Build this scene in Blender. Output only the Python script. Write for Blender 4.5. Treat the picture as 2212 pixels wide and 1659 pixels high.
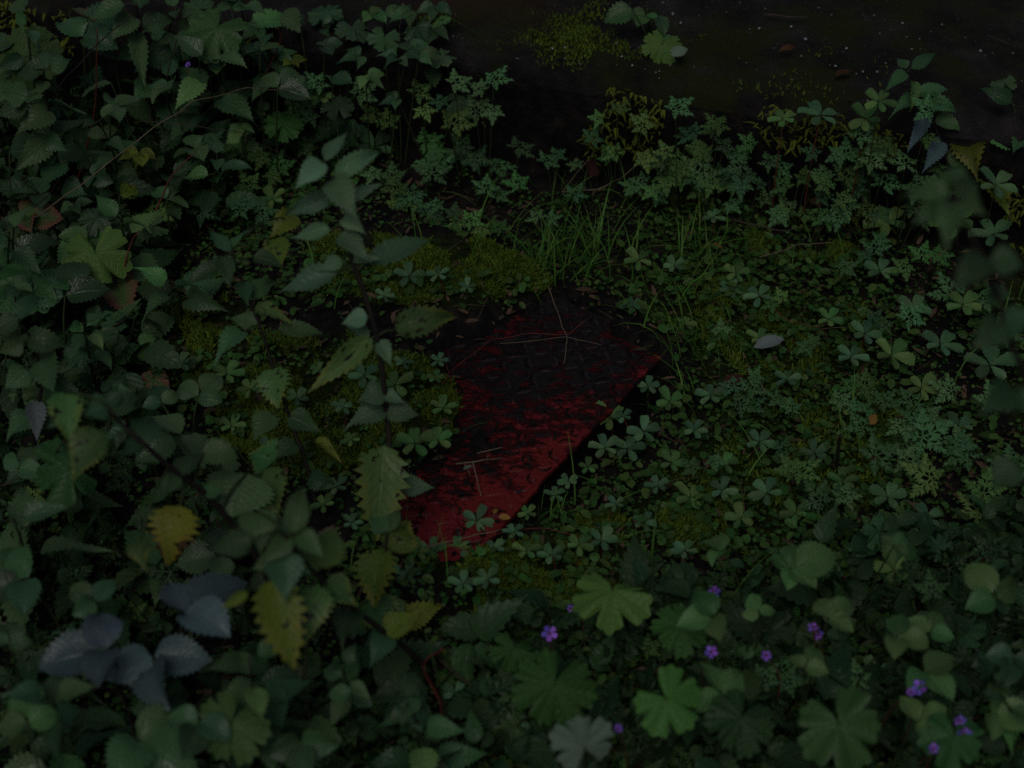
import bpy, math, random
import numpy as np
from mathutils import Vector, Matrix, Quaternion

for o in list(bpy.data.objects):
    bpy.data.objects.remove(o)
sc = bpy.context.scene
C = sc.collection
R = math.radians
rng = random.Random(11)
npr = np.random.RandomState(5)

# ------------------------------------------------------------------ camera
PW, PH = 2212.0, 1659.0            # working pixel frame used for measuring positions
CAMH, PITCH, HFOV = 1.45, R(43), R(34)
cam_d = bpy.data.cameras.new('camera')
cam = bpy.data.objects.new('camera', cam_d)
C.objects.link(cam)
cam.location = (0, 0, CAMH)
cam.rotation_euler = (math.pi / 2 - PITCH, 0, 0)
cam_d.sensor_width = 36
cam_d.lens = 18 / math.tan(HFOV / 2)
cam_d.clip_start = 0.02
cam_d.clip_end = 300
cam_d.dof.use_dof = True
cam_d.dof.focus_distance = 2.12
cam_d.dof.aperture_fstop = 3.8
sc.camera = cam

# ------------------------------------------------------------------ light
SUN_EL, SUN_AZ = R(58), R(195)
world = bpy.data.worlds.new('World')
sc.world = world
world.use_nodes = True
wn = world.node_tree
wn.nodes.clear()
wo = wn.nodes.new('ShaderNodeOutputWorld')
bg = wn.nodes.new('ShaderNodeBackground')
sky = wn.nodes.new('ShaderNodeTexSky')
sky.sky_type = 'NISHITA'
sky.sun_disc = False
sky.sun_elevation = SUN_EL
sky.sun_rotation = SUN_AZ
sky.air_density = 1.0
sky.dust_density = 3.0
bg.inputs['Strength'].default_value = 0.05
wn.links.new(sky.outputs[0], bg.inputs['Color'])
wn.links.new(bg.outputs[0], wo.inputs['Surface'])
sun_d = bpy.data.lights.new('sun', 'SUN')
sun_d.energy = 1.1
sun_d.angle = R(32)
sun_d.color = (1.0, 0.97, 0.92)
sun = bpy.data.objects.new('sun', sun_d)
C.objects.link(sun)
sun_dir = Vector((math.sin(SUN_AZ) * math.cos(SUN_EL), math.cos(SUN_AZ) * math.cos(SUN_EL), math.sin(SUN_EL)))
sun.rotation_euler = sun_dir.to_track_quat('Z', 'Y').to_euler()
sun.location = sun_dir * 5
vs = sc.view_settings
vs.view_transform = 'Standard'
vs.look = 'None'
vs.gamma = 1.0
vs.use_curve_mapping = False
vs.exposure = -0.88
sc.cycles.use_denoising = False
sc.cycles.max_bounces = 6
sc.cycles.diffuse_bounces = 3
sc.cycles.transmission_bounces = 3

# ------------------------------------------------------------------ measuring helpers
TH = math.tan(HFOV / 2)
FW = Vector((0, math.cos(PITCH), -math.sin(PITCH)))
UP = Vector((0, math.sin(PITCH), math.cos(PITCH)))
CAM = Vector((0, 0, CAMH))

def ray(px, py):
    u = (px / PW - 0.5) * 2 * TH
    v = (0.5 - py / PH) * 2 * TH * PH / PW
    return Vector((1, 0, 0)) * u + UP * v + FW

def at(px, py, z=0.0):
    d = ray(px, py)
    return CAM + d * ((z - CAMH) / d.z)

def at_d(px, py, dist):
    return CAM + ray(px, py).normalized() * dist

def pxw(p, w):                      # metres spanned by w measuring pixels at point p
    return w / PW * 2 * TH * (p - CAM).dot(FW)

def to_px(x, y, z):                 # vectorised: world -> measuring pixels
    x, y, z = np.asarray(x, float), np.asarray(y, float), np.asarray(z, float)
    dz = z - CAMH
    f = y * FW.y + dz * FW.z
    u = x / f
    v = (y * UP.y + dz * UP.z) / f
    return (u / (2 * TH) + 0.5) * PW, (0.5 - v / (2 * TH * PH / PW)) * PH

def in_poly(px, py, poly):
    px, py = np.asarray(px, float), np.asarray(py, float)
    r = np.zeros(px.shape, bool)
    n = len(poly)
    for i in range(n):
        x1, y1 = poly[i]
        x2, y2 = poly[(i + 1) % n]
        c = ((y1 > py) != (y2 > py)) & (px < (x2 - x1) * (py - y1) / (y2 - y1 + 1e-9) + x1)
        r ^= c
    return r

def poly_dist(x, y, poly):          # distance to the outline, positive inside
    x, y = np.asarray(x, float), np.asarray(y, float)
    d = np.full(x.shape, 1e9)
    n = len(poly)
    for i in range(n):
        ax, ay = poly[i]
        bx, by = poly[(i + 1) % n]
        vx, vy = bx - ax, by - ay
        t = np.clip(((x - ax) * vx + (y - ay) * vy) / (vx * vx + vy * vy + 1e-12), 0, 1)
        d = np.minimum(d, np.hypot(x - ax - t * vx, y - ay - t * vy))
    return np.where(in_poly(x, y, poly), d, -d)

_tab = np.random.RandomState(3).rand(256, 256)
def vnoise(x, y):
    x, y = np.asarray(x, float), np.asarray(y, float)
    xi, yi = np.floor(x).astype(int), np.floor(y).astype(int)
    fx, fy = x - xi, y - yi
    fx, fy = fx * fx * (3 - 2 * fx), fy * fy * (3 - 2 * fy)
    a = _tab[xi & 255, yi & 255]; b = _tab[(xi + 1) & 255, yi & 255]
    c = _tab[xi & 255, (yi + 1) & 255]; d = _tab[(xi + 1) & 255, (yi + 1) & 255]
    return (a + (b - a) * fx) * (1 - fy) + (c + (d - c) * fx) * fy - 0.5
def fbm(x, y, f, o=4):
    s = 0; a = 1.0
    for k in range(o):
        s = s + a * vnoise(np.asarray(x) * f + 17.3 * k, np.asarray(y) * f + 9.1 * k)
        f *= 2.1; a *= 0.5
    return s

def sstep(a, b, x):
    t = np.clip((x - a) / (b - a), 0, 1)
    return t * t * (3 - 2 * t)

# ------------------------------------------------------------------ materials
def nt_new(name):
    m = bpy.data.materials.new(name)
    m.use_nodes = True
    nt = m.node_tree
    nt.nodes.clear()
    out = nt.nodes.new('ShaderNodeOutputMaterial')
    return m, nt, out

class N:
    """tiny node helper"""
    def __init__(s, nt): s.nt = nt
    def new(s, t, **k):
        n = s.nt.nodes.new(t)
        for a, v in k.items():
            setattr(n, a, v)
        return n
    def link(s, a, b): s.nt.links.new(a, b)
    def math(s, op, a, b=None, c=None, clamp=False):
        n = s.nt.nodes.new('ShaderNodeMath'); n.operation = op; n.use_clamp = clamp
        for i, v in enumerate((a, b, c)):
            if v is None: continue
            if isinstance(v, (int, float)): n.inputs[i].default_value = v
            else: s.nt.links.new(v, n.inputs[i])
        return n.outputs[0]
    def mix(s, f, a, b, blend='MIX'):
        n = s.nt.nodes.new('ShaderNodeMix'); n.data_type = 'RGBA'; n.blend_type = blend
        for sock, v in ((n.inputs[0], f), (n.inputs[6], a), (n.inputs[7], b)):
            if isinstance(v, (int, float)): sock.default_value = v
            elif isinstance(v, tuple): sock.default_value = (*v, 1)
            else: s.nt.links.new(v, sock)
        return n.outputs[2]
    def noise(s, scale, vec=None, detail=4, rough=0.55, dim='3D'):
        n = s.nt.nodes.new('ShaderNodeTexNoise'); n.noise_dimensions = dim
        n.inputs['Scale'].default_value = scale; n.inputs['Detail'].default_value = detail
        n.inputs['Roughness'].default_value = rough
        if vec is not None: s.nt.links.new(vec, n.inputs['Vector'])
        return n
    def ramp(s, f, stops):
        n = s.nt.nodes.new('ShaderNodeValToRGB')
        e = n.color_ramp.elements
        while len(e) < len(stops): e.new(0.5)
        for i, (p, c) in enumerate(stops):
            e[i].position = p
            e[i].color = (*c, 1) if isinstance(c, tuple) else (c, c, c, 1)
        s.nt.links.new(f, n.inputs[0])
        return n.outputs[0]
    def bump(s, h, strength=0.3, dist=0.002):
        n = s.nt.nodes.new('ShaderNodeBump')
        n.inputs['Strength'].default_value = strength; n.inputs['Distance'].default_value = dist
        s.nt.links.new(h, n.inputs['Height'])
        return n.outputs[0]

def leaf_mat(name, c1, c2, rough=0.45, veins=9, vein_amt=0.3, spec=0.4, trans=0.18,
             edge=None, edge_lo=0.55, edge_hi=0.95, spots=0.0, brown=None, island=False):
    fix = lambda c: (c[0] * .92, c[1] * 1.17, c[2] * .86)
    c1, c2 = fix(c1), fix(c2)
    spec *= .55
    rough -= .08
    vein_amt *= 1.5
    m, nt, out = nt_new(name)
    h = N(nt)
    if island:
        rnd = h.new('ShaderNodeNewGeometry').outputs['Random Per Island']
    else:
        rnd = h.new('ShaderNodeObjectInfo').outputs['Random']
    uv = h.new('ShaderNodeUVMap')
    sep = h.new('ShaderNodeSeparateXYZ'); h.link(uv.outputs[0], sep.inputs[0])
    s = h.math('ABSOLUTE', h.math('MULTIPLY_ADD', sep.outputs[0], 2.0, -1.0))
    t = sep.outputs[1]
    tc = h.new('ShaderNodeTexCoord')
    off = h.math('MULTIPLY', rnd, 37.0)
    cmb = h.new('ShaderNodeCombineXYZ'); h.link(off, cmb.inputs[0]); h.link(off, cmb.inputs[2])
    add = h.new('ShaderNodeVectorMath'); add.operation = 'ADD'
    h.link(tc.outputs['Object'] if not island else tc.outputs['Object'], add.inputs[0]); h.link(cmb.outputs[0], add.inputs[1])
    big = h.noise(2.5 if not island else 30.0, add.outputs[0], 2)
    fine = h.noise(14.0 if not island else 200.0, add.outputs[0], 2)
    f = h.math('ADD', h.math('MULTIPLY', rnd, 0.55), h.math('MULTIPLY', big.outputs['Fac'], 0.5))
    col = h.mix(h.math('MULTIPLY_ADD', f, 1.0, 0.0, clamp=True), c1, c2)
    hsv = h.new('ShaderNodeHueSaturation')
    r2 = h.math('FRACT', h.math('MULTIPLY', rnd, 7.31))
    h.link(h.math('MULTIPLY_ADD', r2, 0.07, 0.455), hsv.inputs['Hue'])
    r3 = h.math('FRACT', h.math('MULTIPLY', rnd, 13.7))
    h.link(h.math('MULTIPLY_ADD', r3, 0.95, 0.5), hsv.inputs['Value'])
    h.link(col, hsv.inputs['Color'])
    col = hsv.outputs[0]
    # veins
    lat = h.math('FRACT', h.math('MULTIPLY', h.math('SUBTRACT', t, h.math('MULTIPLY', s, 0.28)), float(veins)))
    dv = h.math('ABSOLUTE', h.math('SUBTRACT', lat, 0.5))
    vl = h.math('SMOOTHSTEP', 0.36, 0.5, dv) if False else h.math('MULTIPLY', h.math('SUBTRACT', dv, 0.38, clamp=True), 8.0, clamp=True)
    mid = h.math('MULTIPLY', h.math('SUBTRACT', 0.07, s, clamp=True), 16.0, clamp=True)
    vv = h.math('MAXIMUM', h.math('MULTIPLY', vl, 0.7), mid)
    col = h.mix(h.math('MULTIPLY', vv, vein_amt), col, (c2[0] * 1.5 + .01, c2[1] * 1.35 + .01, c2[2] * 1.5 + .01))
    col = h.mix(h.math('MULTIPLY', fine.outputs['Fac'], 0.45), col, (c1[0] * .5, c1[1] * .5, c1[2] * .5))
    if edge:
        e = h.math('ADD', h.math('MULTIPLY', s, 0.55), h.math('MULTIPLY', t, 0.55))
        e = h.math('ADD', e, h.math('MULTIPLY_ADD', big.outputs['Fac'], 0.8, -0.4))
        e = h.math('DIVIDE', h.math('SUBTRACT', e, edge_lo), edge_hi - edge_lo, clamp=True)
        e = h.math('MULTIPLY', e, h.math('MULTIPLY_ADD', vv, -0.45, 1.0))
        col = h.mix(e, col, edge)
    if brown:
        b = h.math('ADD', h.math('MULTIPLY', s, 0.6), h.math('MULTIPLY', t, 0.35))
        b = h.math('ADD', b, h.math('MULTIPLY_ADD', big.outputs['Fac'], 1.1, -0.55))
        b = h.math('MULTIPLY', h.math('SUBTRACT', b, 0.72, clamp=True), 9.0, clamp=True)
        col = h.mix(b, col, brown)
    if spots:
        sp = h.noise(7.0, add.outputs[0], 2)
        k = h.math('MULTIPLY', h.math('SUBTRACT', sp.outputs['Fac'], 0.68 - spots * .05, clamp=True), 30.0, clamp=True)
        col = h.mix(k, col, (0.012, 0.008, 0.004))
    hgt = h.math('ADD', h.math('MULTIPLY', vv, -1.0), h.math('MULTIPLY', fine.outputs['Fac'], 0.9))
    bs = h.new('ShaderNodeBsdfPrincipled')
    h.link(col, bs.inputs['Base Color'])
    h.link(h.math('MULTIPLY_ADD', fine.outputs['Fac'], 0.3, rough - 0.15), bs.inputs['Roughness'])
    bs.inputs['Specular IOR Level'].default_value = spec
    h.link(h.bump(hgt, 0.5, 0.0018), bs.inputs['Normal'])
    tr = h.new('ShaderNodeBsdfTranslucent')
    h.link(h.mix(0.5, col, (c2[0] * 1.2, c2[1] * 1.6, c2[2] * .6)), tr.inputs['Color'])
    mx = h.new('ShaderNodeMixShader'); mx.inputs[0].default_value = trans
    h.link(bs.outputs[0], mx.inputs[1]); h.link(tr.outputs[0], mx.inputs[2])
    h.link(mx.outputs[0], out.inputs['Surface'])
    return m

def plain_mat(name, c1, c2, rough=0.7, scale=40.0, bump=0.4, spec=0.3, dist=0.002, island=False):
    m, nt, out = nt_new(name)
    h = N(nt)
    tc = h.new('ShaderNodeTexCoord')
    n1 = h.noise(scale, tc.outputs['Object'], 6, 0.6)
    f = n1.outputs['Fac']
    if island:
        f = h.math('ADD', h.math('MULTIPLY', h.new('ShaderNodeNewGeometry').outputs['Random Per Island'], 0.7), h.math('MULTIPLY', f, 0.3))
    else:
        f = h.math('MULTIPLY_ADD', f, 2.0, -0.5, clamp=True)
    col = h.mix(f, c1, c2)
    bs = h.new('ShaderNodeBsdfPrincipled')
    h.link(col, bs.inputs['Base Color'])
    bs.inputs['Roughness'].default_value = rough
    bs.inputs['Specular IOR Level'].default_value = spec * .5
    h.link(h.bump(n1.outputs['Fac'], bump, dist), bs.inputs['Normal'])
    h.link(bs.outputs[0], out.inputs['Surface'])
    return m

M = {}
M['nettle'] = leaf_mat('nettle_leaf', (.031, .066, .035), (.068, .122, .064), .46, 8, .18)
M['nettle_y'] = leaf_mat('nettle_leaf_yellowing', (.055, .11, .045), (.09, .155, .06), .5, 8, .2, edge=(.17, .18, .03), edge_lo=.58, edge_hi=1.15, spots=1.0)
M['yellow'] = leaf_mat('yellow_leaf', (.21, .22, .028), (.33, .32, .04), .55, 8, .12, trans=.25, edge=(.28, .18, .02), edge_lo=.6, edge_hi=1.1, spots=.6, brown=(.05, .025, .01))
M['olive'] = leaf_mat('olive_leaf', (.080, .115, .020), (.145, .17, .028), .55, 8, .15, edge=(.17, .16, .025), edge_lo=.55, edge_hi=1.05, spots=1.0)
M['tan_edge'] = leaf_mat('leaf_with_dead_edge', (.04, .09, .03), (.07, .13, .045), .5, 8, .2, brown=(.30, .20, .14))
M['nettle_g'] = leaf_mat('nettle_leaf_grey_green', (.095, .150, .104), (.135, .205, .145), .46, 8, .12)  # paler nettle copy; the extra light on the tall plant is in its colour
M['bramble'] = leaf_mat('bramble_leaf', (.031, .064, .036), (.064, .115, .060), .36, 11, .22, spec=.55, trans=.1)
M['bramble_sheen'] = leaf_mat('bramble_leaf_sky_sheen', (.062, .080, .100), (.115, .135, .225), .42, 11, .12, spec=.5, trans=.06)  # blue-grey sheen of the sky is put into the leaf colour
M['bramble_l'] = leaf_mat('bramble_leaf_light', (.065, .13, .056), (.105, .19, .078), .40, 11, .2, spec=.5)
M['rust'] = leaf_mat('reddening_leaf', (.045, .075, .03), (.08, .11, .04), .5, 9, .2, edge=(.17, .06, .05), edge_lo=.35, edge_hi=.85)
M['robert'] = leaf_mat('herb_robert_leaf', (.055, .118, .064), (.100, .190, .096), .5, 3, .12, spec=.3)
M['robert_l'] = leaf_mat('herb_robert_leaf_light', (.070, .145, .055), (.125, .215, .075), .5, 3, .12, spec=.3)
M['cinq'] = leaf_mat('cinquefoil_leaf', (.060, .122, .074), (.110, .190, .115), .46, 7, .22, spec=.35)
M['cinq_l'] = leaf_mat('cinquefoil_leaf_light', (.072, .14, .055), (.12, .20, .075), .48, 7, .22, spec=.35)
M['lobed'] = leaf_mat('lobed_leaf', (.042, .098, .028), (.078, .150, .042), .5, 5, .4, spec=.3)
M['lobed_l'] = leaf_mat('lobed_leaf_bright', (.047, .110, .028), (.074, .150, .042), .5, 5, .22, spec=.3)
M['lobed_d'] = leaf_mat('lobed_leaf_dark', (.030, .068, .026), (.055, .110, .040), .48, 5, .35, spec=.4)
M['pale'] = leaf_mat('leaf_underside', (.13, .155, .15), (.19, .215, .21), .6, 5, .35, spec=.2)
M['dead'] = leaf_mat('dead_leaf', (.10, .05, .035), (.20, .115, .08), .75, 7, .25, spec=.2, trans=.08, spots=.6)
M['dead_red'] = leaf_mat('red_brown_leaf', (.05, .018, .015), (.10, .034, .024), .7, 7, .2, spec=.2, trans=.08)
M['dead_lilac'] = leaf_mat('grey_lilac_leaf', (.10, .095, .13), (.18, .17, .22), .6, 7, .25, spec=.3, trans=.05)
M['orange'] = leaf_mat('orange_leaf', (.26, .12, .03), (.36, .20, .06), .6, 7, .2, spec=.2)
M['petal'] = leaf_mat('purple_petal', (.46, .13, 1.25), (.60, .22, 1.25), .5, 3, .0, spec=.2, trans=.3)
M['stem'] = plain_mat('dark_stem', (.012, .010, .010), (.030, .024, .020), .6, 60, .3)
M['stem_g'] = plain_mat('green_stem', (.016, .026, .010), (.035, .055, .018), .55, 60, .3)
M['stem_r'] = plain_mat('red_stem', (.09, .022, .018), (.15, .045, .03), .5, 60, .3)
M['straw'] = plain_mat('dry_straw', (.09, .07, .045), (.20, .155, .10), .6, 80, .3)
M['twig'] = plain_mat('twig_bark', (.022, .017, .014), (.07, .055, .045), .8, 120, .6)
M['moss'] = plain_mat('moss', (.024, .052, .007), (.130, .190, .024), .8, 60, .3, .1, island=True)
M['moss_y'] = plain_mat('yellow_moss', (.05, .075, .01), (.13, .16, .022), .8, 60, .3, .1, island=True)
M['grass'] = plain_mat('grass_blades', (.030, .085, .014), (.11, .22, .04), .5, 60, .2, .2, island=True)
M['grass_blade'] = leaf_mat('grass_blade', (.038, .10, .018), (.12, .24, .05), .5, 3, .0, spec=.3)
M['cover'] = leaf_mat('creeping_leaf', (.026, .062, .018), (.068, .128, .036), .50, 3, .15, island=True, spec=.35)
M['litter'] = plain_mat('leaf_litter', (.018, .013, .010), (.13, .085, .055), .8, 60, .4, .2, island=True)
M['grit'] = plain_mat('grit', (.10, .10, .11), (.45, .45, .48), .7, 80, .3, .3, island=True)

def soil_mat():
    m, nt, out = nt_new('dark_soil')
    h = N(nt)
    tc = h.new('ShaderNodeTexCoord')
    a = h.noise(45, tc.outputs['Object'], 8, .68)
    b = h.noise(220, tc.outputs['Object'], 5, .7)
    col = h.ramp(a.outputs['Fac'], [(.3, (.006, .0055, .0055)), (.5, (.014, .0125, .0125)), (.7, (.032, .026, .022))])
    col = h.mix(h.math('MULTIPLY', h.math('SUBTRACT', b.outputs['Fac'], .62, clamp=True), 6.0, clamp=True), col, (.055, .048, .044))
    at_ = h.new('ShaderNodeAttribute'); at_.attribute_name = 'moss'
    mk = h.math('MULTIPLY', at_.outputs['Fac'], h.math('MULTIPLY_ADD', h.math('SUBTRACT', a.outputs['Fac'], .40), 8.0, .2, clamp=True))
    col = h.mix(mk, col, h.ramp(b.outputs['Fac'], [(.35, (.010, .019, .003)), (.7, (.038, .058, .008))]))
    bs = h.new('ShaderNodeBsdfPrincipled')
    h.link(col, bs.inputs['Base Color']); bs.inputs['Roughness'].default_value = .95
    bs.inputs['Specular IOR Level'].default_value = .03
    hh = h.math('ADD', h.math('MULTIPLY', a.outputs['Fac'], 1.0), h.math('MULTIPLY', b.outputs['Fac'], .5))
    h.link(h.bump(hh, .9, .01), bs.inputs['Normal'])
    h.link(bs.outputs[0], out.inputs['Surface'])
    return m
M['soil'] = soil_mat()

def concrete_mat():
    m, nt, out = nt_new('old_mossy_concrete')
    h = N(nt)
    tc = h.new('ShaderNodeTexCoord')
    a = h.noise(11, tc.outputs['Object'], 10, .68)
    b = h.noise(170, tc.outputs['Object'], 6, .7)
    c = h.noise(9, tc.outputs['Object'], 6, .6)
    col = h.ramp(a.outputs['Fac'], [(.32, (.010, .0085, .008)), (.52, (.023, .0205, .020)), (.72, (.052, .047, .049))])  # base colours kept dark to carry the shade of plants overhead
    col = h.mix(h.math('MULTIPLY', h.math('SUBTRACT', b.outputs['Fac'], .6, clamp=True), 5.0, clamp=True), col, (.07, .066, .07))
    g = h.math('MULTIPLY', h.math('SUBTRACT', c.outputs['Fac'], .47, clamp=True), 7.0, clamp=True)
    col = h.mix(h.math('MULTIPLY', g, .8), col, (.026, .033, .007))
    o = h.noise(2.2, tc.outputs['Object'], 3)
    col = h.mix(h.math('MULTIPLY', h.math('SUBTRACT', o.outputs['Fac'], .58, clamp=True), 4.0, clamp=True), col, (.05, .022, .012))
    bs = h.new('ShaderNodeBsdfPrincipled')
    h.link(col, bs.inputs['Base Color']); bs.inputs['Roughness'].default_value = .85
    bs.inputs['Specular IOR Level'].default_value = .08
    hh = h.math('ADD', a.outputs['Fac'], h.math('MULTIPLY', b.outputs['Fac'], .6))
    h.link(h.bump(hh, 1.0, .014), bs.inputs['Normal'])
    h.link(bs.outputs[0], out.inputs['Surface'])
    return m
M['concrete'] = concrete_mat()

def plate_mat(name, bar):
    """red paint over steel with dirt lying on it; local x = along the free edge, y = inwards"""
    m, nt, out = nt_new(name)
    h = N(nt)
    at_ = h.new('ShaderNodeAttribute'); at_.attribute_type = 'GEOMETRY'
    geo = h.new('ShaderNodeNewGeometry')
    pos = geo.outputs['Position']
    mp = h.new('ShaderNodeMapping'); mp.inputs['Scale'].default_value = (.62, 1, 1); h.link(pos, mp.inputs['Vector']); pos2 = mp.outputs[0]
    a = h.noise(85, pos2, 6, .66)
    b = h.noise(210, pos2, 4, .7)
    w = h.noise(9, pos2, 3, .5)
    sep = h.new('ShaderNodeSeparateXYZ'); h.link(pos, sep.inputs[0])
    # dirt is thicker towards the back of the plate (world y) and away from the free edge
    yy = h.math('MULTIPLY_ADD', sep.outputs[1], 1.3, -1.92)
    ee = h.math('MULTIPLY', h.math('ADD', h.math('MULTIPLY', h.math('SUBTRACT', sep.outputs[0], EDGE0[0]), -EDGN[0]), h.math('MULTIPLY', h.math('SUBTRACT', sep.outputs[1], EDGE0[1]), -EDGN[1])), 1.6)
    thick = h.math('ADD', h.math('MINIMUM', yy, .15), h.math('MINIMUM', h.math('SUBTRACT', ee, .10), .06))
    thick = h.math('ADD', h.math('MULTIPLY', thick, .9), h.math('MULTIPLY_ADD', w.outputs['Fac'], .5, -.25))
    d = h.math('ADD', h.math('MULTIPLY_ADD', a.outputs['Fac'], 1.35, -.675), thick)
    d = h.math('ADD', d, h.math('MULTIPLY_ADD', b.outputs['Fac'], .35, -.175))
    dirt = h.math('MULTIPLY_ADD', d, 5.0, .50, clamp=True)
    red = h.ramp(b.outputs['Fac'], [(.25, (.09, .009, .011)), (.55, (.145, .014, .016)), (.8, (.185, .021, .023))])
    orange = h.mix(h.math('MULTIPLY', h.math('SUBTRACT', w.outputs['Fac'], .52, clamp=True), 1.5, clamp=True), red, (.15, .022, .010))
    base = orange
    if bar:
        wear = h.math('MULTIPLY_ADD', h.math('ADD', a.outputs['Fac'], -.5), 6.0, .1, clamp=True)
        base = h.mix(wear, orange, (.05, .047, .056))
    dc = h.ramp(b.outputs['Fac'], [(.3, (.006, .0052, .006)), (.7, (.022, .019, .020))])
    col = h.mix(dirt if not bar else h.math('MULTIPLY', dirt, .93), base, dc)
    bs = h.new('ShaderNodeBsdfPrincipled')
    h.link(col, bs.inputs['Base Color'])
    ro = h.math('MULTIPLY_ADD', dirt, .25, .55 if not bar else .3)
    h.link(ro, bs.inputs['Roughness'])
    bs.inputs['Specular IOR Level'].default_value = .08 if not bar else .3
    hh = h.math('ADD', h.math('MULTIPLY', dirt, .8), h.math('MULTIPLY', b.outputs['Fac'], .7))
    h.link(h.bump(hh, 1.0, .005), bs.inputs['Normal'])
    h.link(bs.outputs[0], out.inputs['Surface'])
    return m

# ------------------------------------------------------------------ mesh helpers
def mesh_np(name, V, F, UV=None, mat=None, smooth=True):
    """V (n,3) array, F (m,k) int array of equal sized faces, UV per vertex"""
    me = bpy.data.meshes.new(name)
    V = np.asarray(V, np.float32); F = np.asarray(F, np.int32)
    k = F.shape[1]
    me.vertices.add(len(V)); me.vertices.foreach_set('co', V.ravel())
    me.loops.add(F.size); me.loops.foreach_set('vertex_index', F.ravel())
    me.polygons.add(len(F))
    me.polygons.foreach_set('loop_start', np.arange(0, F.size, k, dtype=np.int32))
    me.polygons.foreach_set('use_smooth', np.full(len(F), smooth, bool))
    if UV is not None:
        l = me.uv_layers.new(name='UVMap')
        l.data.foreach_set('uv', np.asarray(UV, np.float32)[F.ravel()].ravel())
    me.update(calc_edges=True)
    me.validate()
    if mat: me.materials.append(mat)
    return me

def mesh_py(name, V, F, mat=None, UV=None, smooth=True):
    me = bpy.data.meshes.new(name)
    me.from_pydata([tuple(v) for v in V], [], [tuple(f) for f in F])
    if UV is not None:
        l = me.uv_layers.new(name='UVMap')
        idx = np.zeros(len(me.loops), np.int32); me.loops.foreach_get('vertex_index', idx)
        l.data.foreach_set('uv', np.asarray(UV, np.float32)[idx].ravel())
    if smooth:
        me.polygons.foreach_set('use_smooth', np.ones(len(me.polygons), bool))
    me.update()
    if mat: me.materials.append(mat)
    return me

def link(name, me, parent=None, mw=None):
    o = bpy.data.objects.new(name, me)
    C.objects.link(o)
    if parent is not None:
        o.parent = parent
        if mw is not None: o.matrix_basis = Matrix.Translation(-parent.location) @ mw
    elif mw is not None:
        o.matrix_basis = mw
    return o

def thing(name, loc, label=None, cat=None, group=None):
    o = bpy.data.objects.new(name, None)
    o.empty_display_size = .02
    C.objects.link(o)
    o.location = loc
    tag(o, label, cat, group)
    return o

def tag(o, label=None, cat=None, group=None, kind=None):
    if label: o['label'] = label
    if cat: o['category'] = cat
    if group: o['group'] = group
    if kind: o['kind'] = kind
    return o

def curve_pts(pts, n=6):
    """Catmull-Rom through pts"""
    P = [Vector(p) for p in pts]
    if len(P) < 3:
        return [P[0].lerp(P[-1], i / n) for i in range(n + 1)]
    out = []
    Q = [P[0] * 2 - P[1]] + P + [P[-1] * 2 - P[-2]]
    for i in range(1, len(Q) - 2):
        a, b, c, d = Q[i - 1:i + 3]
        for k in range(n):
            t = k / n
            out.append(.5 * ((2 * b) + (c - a) * t + (2 * a - 5 * b + 4 * c - d) * t * t + (3 * b - a - 3 * c + d) * t ** 3))
    out.append(P[-1])
    return out

def tube_geo(pts, r0, r1, sides=5, off=None):
    V, F = [], []
    n = len(pts)
    x = Vector((1, 0, 0))
    for i, p in enumerate(pts):
        d = (pts[min(i + 1, n - 1)] - pts[max(i - 1, 0)])
        d = d.normalized() if d.length > 1e-9 else Vector((0, 0, 1))
        x = x - d * x.dot(d)
        if x.length < 1e-4:
            x = d.orthogonal()
        x = x.normalized(); y = d.cross(x)
        r = r0 + (r1 - r0) * i / (n - 1)
        for k in range(sides):
            a = 2 * math.pi * k / sides
            V.append(p + (x * math.cos(a) + y * math.sin(a)) * r)
    for i in range(n - 1):
        for k in range(sides):
            k2 = (k + 1) % sides
            F.append((i * sides + k, i * sides + k2, (i + 1) * sides + k2, (i + 1) * sides + k))
    F.append(tuple(range(sides))[::-1])
    F.append(tuple((n - 1) * sides + k for k in range(sides)))
    if off is not None:
        V = [v - off for v in V]
    return V, F

def tube(name, pts, r0, r1, mat, parent=None, sides=5, n=5):
    pts = curve_pts(pts, n)
    off = parent.location if parent is not None else Vector((0, 0, 0))
    V, F = tube_geo(pts, r0, r1, sides, off)
    o = link(name, mesh_py(name, V, F, M[mat]))
    if parent is not None: o.parent = parent
    return o

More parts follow.
